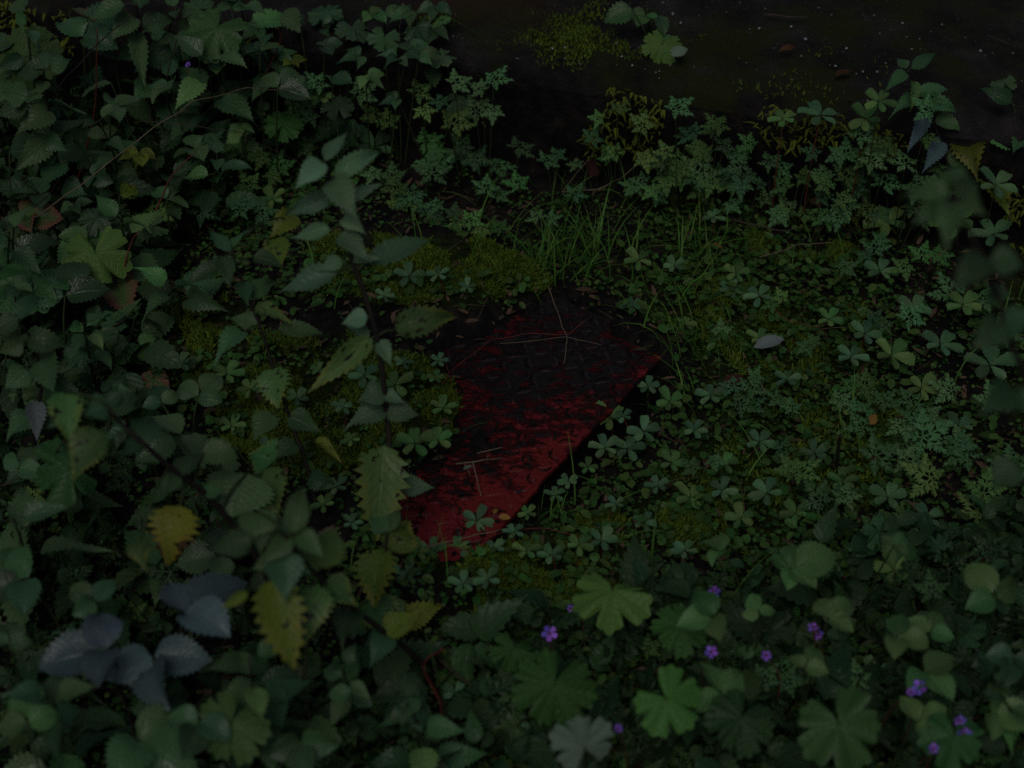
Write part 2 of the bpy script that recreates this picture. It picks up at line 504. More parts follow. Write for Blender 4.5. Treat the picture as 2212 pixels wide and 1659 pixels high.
# ---- leaf shapes: base at origin, tip at (0,1,0), normal +z
def leaf_geo(W=.55, teeth=10, depth=.12, peak=.33, a=.6, fold=.2, curl=.5, ripple=.012, nv=8, cols=2, twist=0.0, seed=0):
    r = random.Random(seed)
    b = a * (1 - peak) / peak
    wmax = peak ** a * (1 - peak) ** b
    n = teeth * 2
    V, UV, F = [], [], []
    ss = [i / cols for i in range(-cols, cols + 1)]
    py = pz = 0.0
    prev = 0.0
    for i in range(n + 1):
        t = i / n
        tt = t
        w = (max(t, .0) ** a) * (max(1 - t, 0) ** b) / wmax * W / 2
        w = max(w, .006)
        ph = curl * t
        py += (t - prev) * math.cos(ph); pz -= (t - prev) * math.sin(ph)
        prev = t
        for s in ss:
            k = 1.0
            yy = 0.0
            if abs(s) == 1 and 0 < i < n:
                jag = depth * (.8 + .4 * r.random())
                k = 1 + jag if i % 2 else 1 - jag * .35
                yy = (.45 / n) if i % 2 else 0
            x = s * w * k
            z = 1.6 * fold * abs(s) * w + 1.1 * ripple * math.sin(2 * math.pi * nv * (t - .28 * abs(s))) * abs(s) * (1 - t * .5)
            z += .03 * math.sin(t * 8 + s * 2.2 + seed) * abs(s)
            ang = twist * t
            xr, zr = x * math.cos(ang) - z * math.sin(ang), x * math.sin(ang) + z * math.cos(ang)
            c, s_ = math.cos(ph), math.sin(ph)
            V.append((xr, py + yy * c + zr * s_, pz - yy * s_ + zr * c))
            UV.append((s * .5 + .5, tt))
    m = len(ss)
    for i in range(n):
        for j in range(m - 1):
            F.append((i * m + j, i * m + j + 1, (i + 1) * m + j + 1, (i + 1) * m + j))
    V = np.array(V)
    L = math.hypot(py, pz)
    al = math.atan2(pz, py)
    ca, sa = math.cos(-al), math.sin(-al)
    y2 = V[:, 1] * ca - V[:, 2] * sa
    z2 = V[:, 1] * sa + V[:, 2] * ca
    V[:, 1], V[:, 2] = y2, z2
    return V / L, np.array(F), np.array(UV)

def lobed_geo(lobes=7, spread=320, depth=.35, teeth=3, cup=.12, droop=.25, seed=0, notch=.25):
    """rounded palmate leaf, radius 1, petiole at origin (gap towards -y)"""
    r = random.Random(seed)
    n = lobes * teeth * 5
    V, UV, F = [(0, 0, 0)], [(.5, 0)], []
    rings = (.25, .5, .75, 1.0)
    lob_amp = [r.uniform(.85, 1.08) for _ in range(lobes)]
    for q in rings:
        for i in range(n + 1):
            f = i / n
            th = R(90 - spread / 2 + spread * f)
            lp = f * lobes
            li = min(int(lp), lobes - 1)
            ph = lp - li
            s = abs(ph - .5) * 2
            base = .72 + .28 * math.sin(math.pi * f) ** .5
            rad = base * lob_amp[li] ** q * (1 - depth * s ** 6 * q)
            tph = (ph * teeth * 2) % 1
            if q == 1.0:
                rad *= 1 + .055 * math.cos(2 * math.pi * (ph * teeth + .5)) + .03 * math.cos(2 * math.pi * ph * (teeth * 2 + 1)) + .05 * (1 - s * s)
            x, y = math.cos(th) * rad * q, math.sin(th) * rad * q
            z = cup * .11 * (s * s - .4) * q - droop * q * q * (1 + .5 * math.sin(2 * th + seed)) + .10 * math.sin(3 * th + seed) * q + .08 * math.sin(5 * th + seed * 2) * q * q + .035 * math.sin(11 * th) * q * q
            V.append((x, y, z)); UV.append((ph, q))
    m = n + 1
    for i in range(n):
        F.append((0, 1 + i, 2 + i, 2 + i))
    for k in range(len(rings) - 1):
        for i in range(n):
            a = 1 + k * m + i
            F.append((a, a + m, a + m + 1, a + 1))
    return V, [tuple(dict.fromkeys(f)) for f in F], UV

def lobule(V, F, UV, o, d, L, W, z, rr):
    """small three toothed lobe: origin o, unit direction d in plane"""
    nx, ny = -d[1], d[0]
    prof = ((0, .10), (.35, .30), (.62, .52), (.80, .50))
    i0 = len(V)
    dz = rr.uniform(-.05, .05)
    V.append((o[0], o[1], z)); UV.append((.5, .2))
    outl = [(.0, -.10), (.40, -.30), (.80, -.48), (.70, -.20), (1.05, 0), (.70, .20), (.80, .48), (.40, .30), (.0, .10)]
    for (t, s) in outl:
        x = o[0] + d[0] * t * L + nx * s * W
        y = o[1] + d[1] * t * L + ny * s * W
        V.append((x, y, z + dz * t + .05 * abs(s) - .07 * t * t)); UV.append((.5 + s * .9, .2 + t * .8))
    for k in range(1, len(outl)):
        F.append((i0, i0 + k, i0 + k + 1))

def robert_geo(seed=0):
    """finely divided palmate leaf about 1 across, petiole joins at origin, points +y"""
    r = random.Random(seed)
    V, F, UV = [], [], []
    for ang, ln, st in ((0, .62, .10), (62, .52, .08), (-62, .52, .08), (128, .36, .05), (-128, .36, .05)):
        a = R(90 + ang + r.uniform(-7, 7))
        d = (math.cos(a), math.sin(a))
        zz = r.uniform(-.05, .03)
        ln *= r.uniform(.9, 1.1)
        p = lambda t: (d[0] * (st + ln * t), d[1] * (st + ln * t))
        z = lambda t: zz - .16 * t * t
        # rachis strip
        i0 = len(V)
        for t in (0.0, 1.0):
            q = p(t * .8) if t else (0, 0)
            w = .012 if not t else .03
            for s in (-1, 1):
                V.append((q[0] - d[1] * s * w, q[1] + d[0] * s * w, z(t * .8))); UV.append((.5, t))
        F.append((i0, i0 + 1, i0 + 3)); F.append((i0, i0 + 3, i0 + 2))
        for t, l, w in ((.14, .30, .19), (.46, .25, .17), (.70, .16, .12)):
            for s in (-1, 1):
                b = a + s * R(52 - 14 * t)
                lobule(V, F, UV, p(t), (math.cos(b), math.sin(b)), l * ln / .6, w * ln / .6, z(t), r)
        lobule(V, F, UV, p(.76), d, .27 * ln / .6, .18 * ln / .6, z(.76), r)
    return V, F, UV

LM = {}
def lm(kind, mat, k=None):
    """cached leaf mesh variant"""
    k = rng.randrange(4) if k is None else k
    key = (kind, mat, k)
    if key in LM: return LM[key]
    sd = k * 7 + 3
    if kind == 'nettle':
        V, F, UV = leaf_geo(.56, 12, .18, .27, .70, .22, (.3, .9, 1.5, .6)[k], .010, 8, 2, (.0, .5, -.5, .25)[k], sd)
    elif kind == 'ragged':
        V, F, UV = leaf_geo(.62, 9, .34, .34, .62, .15, (.25, .6, .9, .45)[k], .016, 8, 2, (.1, .3, -.3, -.15)[k], sd)
    elif kind == 'bramble':
        V, F, UV = leaf_geo(.78, 11, .13, .37, .66, .25, (.3, .8, 1.2, .5)[k], .014, 9, 2, (.1, .4, -.4, .2)[k], sd)
    elif kind == 'avens':
        V, F, UV = leaf_geo(.80, 7, .20, .36, .64, .15, (.2, .5, .7, .35)[k], .014, 6, 2, (.0, .2, -.2, .1)[k], sd)
    elif kind == 'cinq':
        V, F, UV = leaf_geo(.50, 6, .12, .66, .75, .28, (.15, .4, .6, .25)[k], .008, 6, 2, (.0, .15, -.15, .1)[k], sd)
    elif kind == 'plain':
        V, F, UV = leaf_geo(.42, 5, .02, .42, .7, .3, (.2, .5, .9, 1.3)[k], .01, 5, 2, (.2, .5, -.5, -.2)[k], sd)
    elif kind == 'petal':
        V, F, UV = leaf_geo(.60, 4, .02, .70, .8, .15, .5, .0, 3, 1, 0, sd)
    elif kind == 'lobed':
        V, F, UV = lobed_geo((5, 7, 5, 5)[k], (322, 338, 330, 315)[k], (.38, .24, .32, .45)[k], 3, .9, (.16, .20, .18, .32)[k], sd)
    elif kind == 'robert':
        V, F, UV = robert_geo(sd)
    me = mesh_py(kind + '_' + mat + '_%d' % k, V, F, M[mat], UV)
    LM[key] = me
    return me

def frame(base, tip, nrm, wscale, roll=0.0):
    y = tip - base
    L = y.length
    y = y / L
    z = nrm - y * nrm.dot(y)
    if z.length < 1e-4: z = y.orthogonal()
    z.normalize()
    if roll: z = Quaternion(y, roll) @ z
    x = y.cross(z)
    m = Matrix(((x.x * wscale, y.x * L, z.x * L, base.x), (x.y * wscale, y.y * L, z.y * L, base.y), (x.z * wscale, y.z * L, z.z * L, base.z), (0, 0, 0, 1)))
    return m

WREL = {'nettle': .56, 'ragged': .66, 'bramble': .78, 'avens': .8, 'cinq': .5, 'plain': .42, 'petal': .6}
def put_leaf(parent, kind, mat, base, tip, width=None, nrm=None, roll=None, name='leaf', k=None):
    L = (tip - base).length
    ws = L if width is None else width / WREL[kind]
    if nrm is None:
        nrm = Vector((0, -.45, .9)) + Vector((rng.uniform(-.25, .25), rng.uniform(-.2, .2), 0))
    roll = rng.uniform(-.3, .3) if roll is None else roll
    return link(name, lm(kind, mat, k), parent, frame(base, tip, nrm, ws, roll))

def put_disc(parent, kind, mat, hub, radius, heading, nrm, name='leaf', k=None):
    """palmate leaf: local +y -> heading (radians in the ground plane), local z -> nrm"""
    z = nrm.normalized()
    y = Vector((math.cos(heading), math.sin(heading), 0))
    y = (y - z * y.dot(z)).normalized()
    return link(name, lm(kind, mat, k), parent, frame(hub, hub + y * radius, z, radius))

# ------------------------------------------------------------------ red plate position, ground shape
PZ = .030
eA, eB = at(1447, 752, PZ), at(985, 1238, PZ)
ex = (eB - eA).normalized()                     # along the free edge, towards the camera
ey = Vector((0, 0, 1)).cross(ex)                # candidate inward
if ey.x > 0: ey = -ey
PL0, PD = (eB - eA).length, .56
PL = PL0 + .14
EDGE0, EDGN = (eA.x, eA.y), (-ey.x, -ey.y)      # outward normal of the free edge
EXPO = [(1265, 630), (1292, 662), (1340, 706), (1385, 748), (1432, 772), (1455, 830), (1300, 1010), (1150, 1150), (1075, 1185), (1015, 1200), (965, 1205), (905, 1190), (868, 1165), (862, 1105), (880, 1050), (915, 1022), (960, 1002), (1005, 962), (1010, 930), (998, 890), (975, 850), (975, 815), (930, 798), (960, 770), (1055, 728), (1095, 700), (1150, 680), (1190, 650)]
EXPW = [(p.x, p.y) for p in (at(x, y, PZ) for x, y in EXPO)]

CLODS = [(p_.x, p_.y, a_, b_, h_) for p_, a_, b_, h_ in ((at(1165, 950, PZ), .045, .014, .085), (at(1235, 968, PZ), .02, .01, .025), (at(1080, 905, PZ), .02, .012, .03), (at(1345, 715, PZ), .04, .022, .06), (at(1395, 725, PZ), .03, .02, .06), (at(1090, 965, PZ), .05, .016, .09), (at(930, 1140, PZ), .02, .012, .03))]
def ground_z(x, y):
    x, y = np.asarray(x, float), np.asarray(y, float)
    z = .022 * fbm(x, y, 5.0, 4) + .05 * fbm(x, y, 1.1, 2)
    z = z + .07 * sstep(-.45, -.95, x)
    near = np.exp(-(((x - .02) / .55) ** 2 + ((y - 1.55) / .5) ** 2))
    z = z * (1 - .75 * near)
    # trench along the free edge of the plate
    u = (x - eA.x) * ex.x + (y - eA.y) * ex.y
    v = (x - eA.x) * ey.x + (y - eA.y) * ey.y      # >0 under the plate
    al = sstep(-.05, .03, u) * sstep(PL0 * .72, PL0 * .45, u)
    z = z - .055 * al * sstep(-.024, -.004, v) * sstep(.10, .0, v)
    z = z + .034 * np.exp(-((u - PL0 - .02) / .10) ** 2) * sstep(-.10, .0, v) * sstep(PD + .1, PD - .05, v)
    # plate bed, and soil lying over part of the plate
    d = poly_dist(x, y, EXPW) + .022 * fbm(x, y, 22, 4) + .008 * fbm(x, y, 90, 2)
    vm = np.where(d < -.006, sstep(-.04, -.012, v), sstep(.004, .016, v))
    inside = sstep(-.03, -.012, u) * sstep(PL + .01, PL - .012, u) * vm * sstep(PD + .01, PD - .012, v)
    for lx, ly, la, lb, lh in CLODS:
        d = d - lh * np.exp(-((x - lx) / la) ** 2 - ((y - ly) / lb) ** 2) * np.clip(.55 + 1.5 * fbm(x, y, 55, 4), 0, 1.6)
    over = PZ + .002 + .020 * sstep(.0, -.06, d) + .010 * fbm(x, y, 30, 4) * sstep(.0, -.02, d)
    zin = np.where(d > 0, PZ - .035, over)
    zin = np.where((d > 0) & (d < .006), PZ - .002 - .033 * (d / .006), zin)
    z = z * (1 - inside) + zin * inside
    return z
gz = lambda x, y: float(ground_z(np.array([x]), np.array([y]))[0])

def axis(lo, hi, step, wide, wstep, far):
    a = list(np.arange(lo, hi, step))
    l, s = lo, wstep
    L = []
    while l > -far:
        l -= s
        if l < wide[0]: s *= 1.5
        L.append(l)
    h, s = a[-1], wstep
    H = []
    while h < far:
        h += s
        if h > wide[1]: s *= 1.5
        H.append(h)
    return np.array(L[::-1] + a + H)
gx = axis(-.42, .46, .0065, (-1.5, 1.5), .022, 60)
gy = axis(1.12, 2.16, .0065, (.6, 3.6), .022, 60)
X, Y = np.meshgrid(gx, gy)
Z = ground_z(X.ravel(), Y.ravel())
nx, ny = len(gx), len(gy)
idx = np.arange(nx * ny).reshape(ny, nx)
F = np.stack([idx[:-1, :-1].ravel(), idx[:-1, 1:].ravel(), idx[1:, 1:].ravel(), idx[1:, :-1].ravel()], 1)
ground = link('ground', mesh_np('ground', np.stack([X.ravel(), Y.ravel(), Z], 1), F, None, M['soil']))
ground['kind'] = 'structure'
MOSS = [[(540, 750), (600, 770), (760, 785), (900, 800), (975, 830), (1000, 900), (1005, 960), (960, 1000), (860, 1030), (700, 1070), (560, 1030), (480, 900)],
        [(660, 560), (1120, 570), (1190, 640), (1090, 695), (900, 685), (700, 660)], [(330, 680), (560, 700), (560, 860), (380, 860)], [(1540, 470), (1930, 480), (1900, 560), (1560, 560)], [(1150, 1080), (1560, 1090), (1600, 1170), (1150, 1180)], [(1060, 1230), (1350, 1250), (1250, 1400), (1000, 1400)],
        [(1200, 1010), (1600, 900), (1900, 780), (2100, 900), (1900, 1060), (1500, 1090)], [(1480, 560), (1900, 600), (1900, 760), (1700, 840), (1560, 780)], [(860, 1200), (1160, 1160), (1200, 1260), (900, 1300)]]
mv = np.zeros(len(Z))
for q in MOSS:
    wq = [(p_.x, p_.y) for p_ in (at(a_, b_, .02) for a_, b_ in q)]
    mv = np.maximum(mv, sstep(-.02, .03, poly_dist(X.ravel(), Y.ravel(), wq) + .05 * fbm(X.ravel(), Y.ravel(), 12, 3)))
gxx, gyy = to_px(X.ravel(), Y.ravel(), Z)
wide = sstep(.0, .25, fbm(X.ravel(), Y.ravel(), 4, 3) + .15) * sstep(900, 1200, gxx) * .8
mv = np.where((mv < wide) & (poly_dist(X.ravel(), Y.ravel(), EXPW) < -.05), wide, mv)
ga = ground.data.attributes.new('moss', 'FLOAT', 'POINT')
ga.data.foreach_set('value', mv.astype(np.float32))

# ------------------------------------------------------------------ concrete ledge
SZ = .17
sA, sB = at(940, 118, SZ), at(2212, 292, SZ)
sd = (sB - sA).normalized()
sn = Vector((0, 0, 1)).cross(sd)                 # pointing away from camera
if sn.y < 0: sn = -sn
S0 = sA - sd * 1.6
def build_ledge():
    n = 320
    Ls = 4.6
    prof = [(.012, -.30), (.012, 0.0), (.006, .05), (.0, .10), (.0, .145), (.006, .163), (.02, .170), (.06, .171), (.12, .171), (.2, .171), (.3, .172), (.45, .171), (.7, .172), (1.0, .171), (1.4, .17), (1.4, -.3)]
    V, F = [], []
    for i in range(n + 1):
        u = i / n * Ls
        for j, (v, z) in enumerate(prof):
            amp = 0 if z < -.2 else 1
            q = float(fbm(u, z * 3 + v, 9, 4)) * .022 * amp
            q2 = float(fbm(u + 7, v * 1.5, 6, 4)) * .012 * amp
            chip = max(0, float(fbm(u, 3.3, 14, 3)) - .1) * .05 if j in (4, 5, 6) else 0
            vv = v + (q + chip if j < 9 else 0)
            p = S0 + sd * u + sn * vv
            V.append((p.x, p.y, z + (q2 - chip * .6 if j > 2 else 0)))
    m = len(prof)
    for i in range(n):
        for j in range(m - 1):
            F.append((i * m + j, (i + 1) * m + j, (i + 1) * m + j + 1, i * m + j + 1))
    F.append(tuple(range(m))); F.append(tuple(n * m + k for k in range(m))[::-1])
    me = mesh_py('concrete_ledge', V, F, M['concrete'])
    me.materials.append(M['soil'])                 # soil colour darkens the front, standing in for shade under the edge
    mi = np.zeros(len(me.polygons), np.int32)
    for i in range(n):
        mi[i * (m - 1):i * (m - 1) + 4] = 1
    me.polygons.foreach_set('material_index', mi)
    return link('concrete_ledge', me)
tag(build_ledge(), 'dark mossy concrete ledge with a crumbling edge across the top', 'ledge')

# ------------------------------------------------------------------ the plate
M['paint'] = plate_mat('dirty_red_paint', False)
M['bar'] = plate_mat('worn_red_tread', True)
plate = thing('tread_plate', Vector((eA.x, eA.y, PZ)), 'red painted steel tread plate half buried in soil and moss', 'metal plate')
PB = Matrix(((ex.x, ey.x, 0, 0), (ex.y, ey.y, 0, 0), (0, 0, 1, 0), (0, 0, 0, 1)))
# sheet with a slightly wavy free edge
def plate_sheet():
    n, k = 140, 12
    V, F = [], []
    def wob(u): return .0008 * math.sin(u * 31) + .003 * float(fbm(u, 2.2, 60, 3))
    for top in (0, 1):
        for i in range(n + 1):
            u = (PL - .03) * i / n
            for j in range(k + 1):
                v = (PD - .04) * j / k
                e = wob(u) if j == 0 else 0
                V.append((u, v + e, (-.006 if not top else 0) + .0015 * math.sin(u * 9 + v * 7)))
    m = k + 1
    T = (n + 1) * m
    for i in range(n):
        for j in range(k):
            a = i * m + j
            F.append((T + a, T + a + m, T + a + m + 1, T + a + 1)[::-1] if ex.cross(ey).z < 0 else (T + a, T + a + m, T + a + m + 1, T + a + 1))
            F.append((a, a + 1, a + m + 1, a + m))
    for i in range(n):
        for j in (0, k):
            a = i * m + j
            F.append((a, a + m, T + a + m, T + a))
    for j in range(k):
        for i in (0, n):
            a = i * m + j
            F.append((a, a + 1, T + a + 1, T + a))
    return mesh_py('plate_sheet', V, F, M['paint'], smooth=False)
s_ = link('sheet', plate_sheet(), plate)
s_.matrix_basis = PB
def bar_mesh(v):
    """lens shaped rib, with a crescent of dirt caught beside it"""
    V, F, mi = [], [], []
    n = 8
    L, W, H = .0100, .0023, .0011
    for i in range(n + 1):
        t = -1 + 2 * i / n
        w = W * math.sqrt(max(0, 1 - t * t)) + .0003
        hh = H * (1 - t ** 4) + .0002
        for s, z in ((-1, -.001), (-.55, hh * .85), (0, hh), (.55, hh * .85), (1, -.001)):
            V.append((t * L, s * w, z))
    for i in range(n):
        for j in range(4):
            a = i * 5 + j
            F.append((a, a + 5, a + 6, a + 1)); mi.append(0)
    r = random.Random(v)
    if v < 7:
        sg = 1 if v % 2 else -1
        o = len(V)
        m = 9
        for i in range(m + 1):
            t = -1 + 2 * i / m
            yc = sg * (.0016 + .0052 * (1 - t * t) * r.uniform(.75, 1.15))
            th = .0015 * (1 - t * t) * r.uniform(.5, 1.5) + .0002
            zz = .0022 * math.sin(.0) + .0021
            V += [(t * L * .95, yc - th, .0016), (t * L * .95, yc, .0030), (t * L * .95, yc + th, .0016)]
        for i in range(m):
            for k in range(2):
                a = o + i * 3 + k
                F.append((a, a + 3, a + 4, a + 1)); mi.append(1)
    me = mesh_py('tread_bar', V, F, M['bar'])
    me.materials.append(M['soil'])
    me.polygons.foreach_set('material_index', mi)
    return me
bms = [bar_mesh(v) for v in range(9)]
nb = 0
G = .0232
for i in range(int(PL / G)):
    for j in range(int(PD / G)):
        u, v = (i + .5) * G, (j + .5) * G
        p = eA + ex * u + ey * v
        if float(poly_dist(np.array([p.x]), np.array([p.y]), EXPW)[0]) < -.012: continue
        if nb >= 300: continue
        nb += 1
        a = (R(45) if (i + j) % 2 else R(-45)) + rng.uniform(-.06, .06)
        o = link('tread_bar', rng.choice(bms), plate)
        o.matrix_basis = PB @ Matrix.Translation((u, v, 0.0015 * math.sin(u * 9 + v * 7) - (.0007 if p.y > 1.62 else 0) - rng.uniform(0, .0004))) @ Matrix.Rotation(a, 4, 'Z')
print('bars', nb)

# ------------------------------------------------------------------ zones and automatic labels
ZONES = [
    ((0, 0, 330, 330), 'in the far upper left corner'),
    ((330, 0, 640, 330), 'along the upper left of the thicket'),
    ((640, 0, 1000, 230), 'beside the left end of the concrete ledge'),
    ((1000, 0, 2212, 330), 'along the foot of the concrete ledge'),
    ((640, 230, 1130, 520), 'between the tall nettle and the concrete ledge'),
    ((1130, 330, 1560, 540), 'in front of the ledge above the grass'),
    ((1560, 330, 1860, 640), 'right of the grass below the ledge'),
    ((1860, 330, 2400, 640), 'under the blurred nettle at right'),
    ((0, 330, 400, 640), 'around the brown dead leaf at left'),
    ((400, 330, 640, 640), 'behind the left nettle stems'),
    ((640, 520, 1130, 720), 'on the moss above the red plate'),
    ((1130, 540, 1560, 760), 'at the upper corner of the red plate'),
    ((640, 720, 1020, 1010), 'on the moss left of the red plate'),
    ((0, 640, 330, 1010), 'at the left edge of the picture'),
    ((330, 640, 640, 1010), 'in the moss behind the left nettles'),
    ((1020, 760, 1480, 1010), 'on the right edge of the red plate'),
    ((1480, 640, 1860, 1010), 'right of the red plate'),
    ((1860, 640, 2400, 1010), 'at the right edge of the picture'),
    ((0, 1010, 400, 1330), 'around the hanging yellow leaf'),
    ((400, 1010, 700, 1330), 'under the leaning yellowing nettle'),
    ((700, 1010, 1130, 1330), 'at the near end of the red plate'),
    ((1130, 1010, 1480, 1330), 'below the near corner of the red plate'),
    ((1480, 1010, 1860, 1330), 'among the brambles at lower right'),
    ((1860, 1010, 2400, 1330), 'near the lower right edge'),
    ((0, 1330, 500, 1800), 'in the lower left corner'),
    ((500, 1330, 1000, 1800), 'at the bottom left of centre'),
    ((1000, 1330, 1480, 1800), 'around the big lobed leaves at bottom'),
    ((1480, 1330, 1860, 1800), 'among the purple flowers at bottom'),
    ((1860, 1330, 2400, 1800), 'in the lower right corner'),
]
def zone_of(px, py):
    for (a, b, c, d), z in ZONES:
        if a <= px < c and b <= py < d: return z
    return 'outside the edge of the picture'
ORD = ['leftmost', 'second', 'third', 'fourth', 'fifth', 'sixth', 'seventh', 'eighth', 'ninth', 'tenth', 'eleventh', 'twelfth', 'thirteenth', 'fourteenth',
       'fifteenth', 'sixteenth', 'seventeenth', 'eighteenth', 'nineteenth', 'twentieth'] + ['%dth' % i for i in range(21, 90)]
AUTO = []
def auto(o, phrase, cat, group, px, py):
    o['category'] = cat
    o['group'] = group
    AUTO.append((o, phrase, zone_of(px, py), px))
def finish_labels():
    sets = {}
    for o, ph, z, px in AUTO: sets.setdefault((ph, z), []).append((px, o))
    for (ph, z), v in sets.items():
        v.sort(key=lambda q: q[0])
        n = len(v)
        for i, (px, o) in enumerate(v):
            if n == 1: o['label'] = 'only %s %s' % (ph, z)
            elif i == 0: o['label'] = 'leftmost %s %s' % (ph, z)
            elif i == n - 1: o['label'] = 'rightmost %s %s' % (ph, z)
            else: o['label'] = '%s %s from the left %s' % (ORD[i], ph, z)

def on_ground(p):
    return Vector((p.x, p.y, gz(p.x, p.y)))

def behind_edge(x, y):
    return (np.asarray(x) - sA.x) * sn.x + (np.asarray(y) - sA.y) * sn.y
def surf(p):
    return SZ + .002 if float(behind_edge(p.x, p.y)) > .02 else gz(p.x, p.y)

def hub_at(px, py, dz):
    """point dz above the ground at a pixel; pixels on the ledge's front get a point just before that front"""
    g = at(px, py, 0)
    if float(behind_edge(g.x, g.y)) < -.03:
        return at(px, py, max(gz(g.x, g.y), -.005) + dz)
    top = at(px, py, SZ)
    if float(behind_edge(top.x, top.y)) > .05:
        return at(px, py, SZ + dz)
    d = ray(px, py)
    k = ((sA - CAM).dot(sn) - rng.uniform(.02, .07)) / d.dot(sn)
    return CAM + d * k

# ------------------------------------------------------------------ measured plants with a stem
def seg_near(pts, p):
    best, bd = pts[0], 1e9
    for a, b in zip(pts, pts[1:]):
        v = b - a
        t = max(0, min(1, (p - a).dot(v) / max(v.length_squared, 1e-9)))
        q = a + v * t
        if (q - p).length < bd: bd, best = (q - p).length, q
    return best

def stem_z(spx, px, py):
    """height on a stem given as (px,py,z) points, nearest in the picture"""
    bd, bz = 1e9, 0
    for a, b in zip(spx, spx[1:]):
        vx, vy = b[0] - a[0], b[1] - a[1]
        t = max(0, min(1, ((px - a[0]) * vx + (py - a[1]) * vy) / (vx * vx + vy * vy + 1e-9)))
        d = math.hypot(px - a[0] - vx * t, py - a[1] - vy * t)
        if d < bd: bd, bz = d, a[2] + (b[2] - a[2]) * t
    return bz

def hero(name, label, cat, spx, leaves, kind='nettle', mat='nettle', sr=.0022, smat='stem', group=None, flat=.35, nrm=None, wk=1.1):
    """spx: stem as (px,py,height) from the ground up; leaves: (bx,by,tx,ty,width px, material, dz factor, kind)"""
    P = [at(*q) for q in spx]
    base = on_ground(P[0])
    P[0] = base - Vector((0, 0, .01))
    t = thing(name, base, label, cat, group)
    tube('stem', P, sr * 1.25, sr * .6, smat, t, 6, 6)
    C_ = curve_pts(P, 6)
    for lf in leaves:
        bx, by, tx, ty, w = lf[:5]
        m = lf[5] if len(lf) > 5 and lf[5] else mat
        kd = lf[7] if len(lf) > 7 and lf[7] else kind
        z0 = stem_z(spx, bx, by) if len(lf) < 9 or lf[8] is None else lf[8]
        b = at(bx, by, z0)
        Lp = pxw(b, math.hypot(tx - bx, ty - by))
        dzf = lf[6] if len(lf) > 6 and lf[6] is not None else (-flat if ty > by else -flat * .3)
        tip = at(bx + (tx - bx) * 1.1, by + (ty - by) * 1.1, z0 + dzf * Lp)
        put_leaf(t, kd, m, b, tip, pxw(b, w) * wk, nrm=nrm)
        q = seg_near(C_, b)
        if (q - b).length > .004:
            mid = (q + b) / 2 + Vector((0, 0, .15 * (q - b).length))
            tube('leaf_stalk', [q, mid, b], sr * .5, sr * .4, 'stem_g' if smat != 'straw' else smat, t, 4, 3)
    return t

# tall nettle in front of the plate's left side
hero('nettle', 'tall green nettle standing left of the red plate, lowest leaf yellowing', 'nettle',
     [(838, 1300, 0), (841, 1130, .07), (841, 963, .16), (834, 883, .20), (827, 813, .245), (814, 727, .29), (789, 640, .335), (760, 560, .375), (735, 470, .42), (712, 385, .465), (700, 348, .485)],
     [(699, 353, 640, 408, 46), (701, 346, 748, 290, 32, None, .3), (727, 386, 816, 336, 38, None, .1), (722, 384, 772, 474, 58, None, -.5), (715, 423, 615, 465, 40),
      (764, 436, 826, 403, 42), (715, 497, 630, 516, 36), (733, 506, 795, 562, 52), (798, 573, 934, 523, 58), (729, 591, 603, 632, 54),
      (855, 713, 978, 688, 56, 'nettle_y', None, 'nettle'), (803, 730, 664, 850, 50, 'nettle_y'), (794, 685, 741, 700, 42), (827, 848, 778, 868, 50), (834, 883, 902, 898, 48),
      (831, 888, 751, 930, 52), (827, 962, 812, 1152, 100, 'nettle_y', -.75, 'ragged'), (862, 1050, 934, 1054, 46), (790, 742, 740, 690, 36), (742, 470, 788, 505, 34),
      (818, 735, 845, 790, 34, None, -.6), (760, 560, 820, 560, 30), (738, 560, 690, 585, 34), (828, 850, 872, 870, 30)], mat='nettle_g', sr=.0030, wk=1.02)

# second nettle stem to its left
hero('nettle', 'slender nettle left of the tallest one with speckled yellow leaves near its top', 'nettle',
     [(706, 1220, 0), (685, 1102, .05), (661, 1001, .10), (625, 900, .15), (590, 796, .20), (567, 720, .24), (540, 650, .275), (520, 600, .30), (500, 540, .33)],
     [(634, 464, 585, 514, 42, 'olive', None, None, .33), (597, 513, 607, 580, 48, 'olive', -.6, None, .32), (470, 578, 402, 619, 36), (483, 556, 497, 620, 36, None, -.5), (548, 556, 610, 580, 38),
      (525, 608, 533, 664, 32), (535, 640, 590, 612, 32), (525, 718, 468, 792, 42), (550, 668, 626, 702, 44, 'nettle_y'), (600, 712, 702, 726, 38), (590, 796, 601, 874, 62, 'nettle_y', -.6, 'ragged'),
      (588, 895, 548, 952, 52), (622, 900, 688, 932, 52), (682, 950, 736, 1002, 24, 'olive'), (500, 545, 455, 505, 24), (505, 540, 545, 500, 26), (560, 700, 500, 690, 36), (640, 960, 590, 1000, 40), (668, 1030, 730, 1052, 36)], sr=.0020)

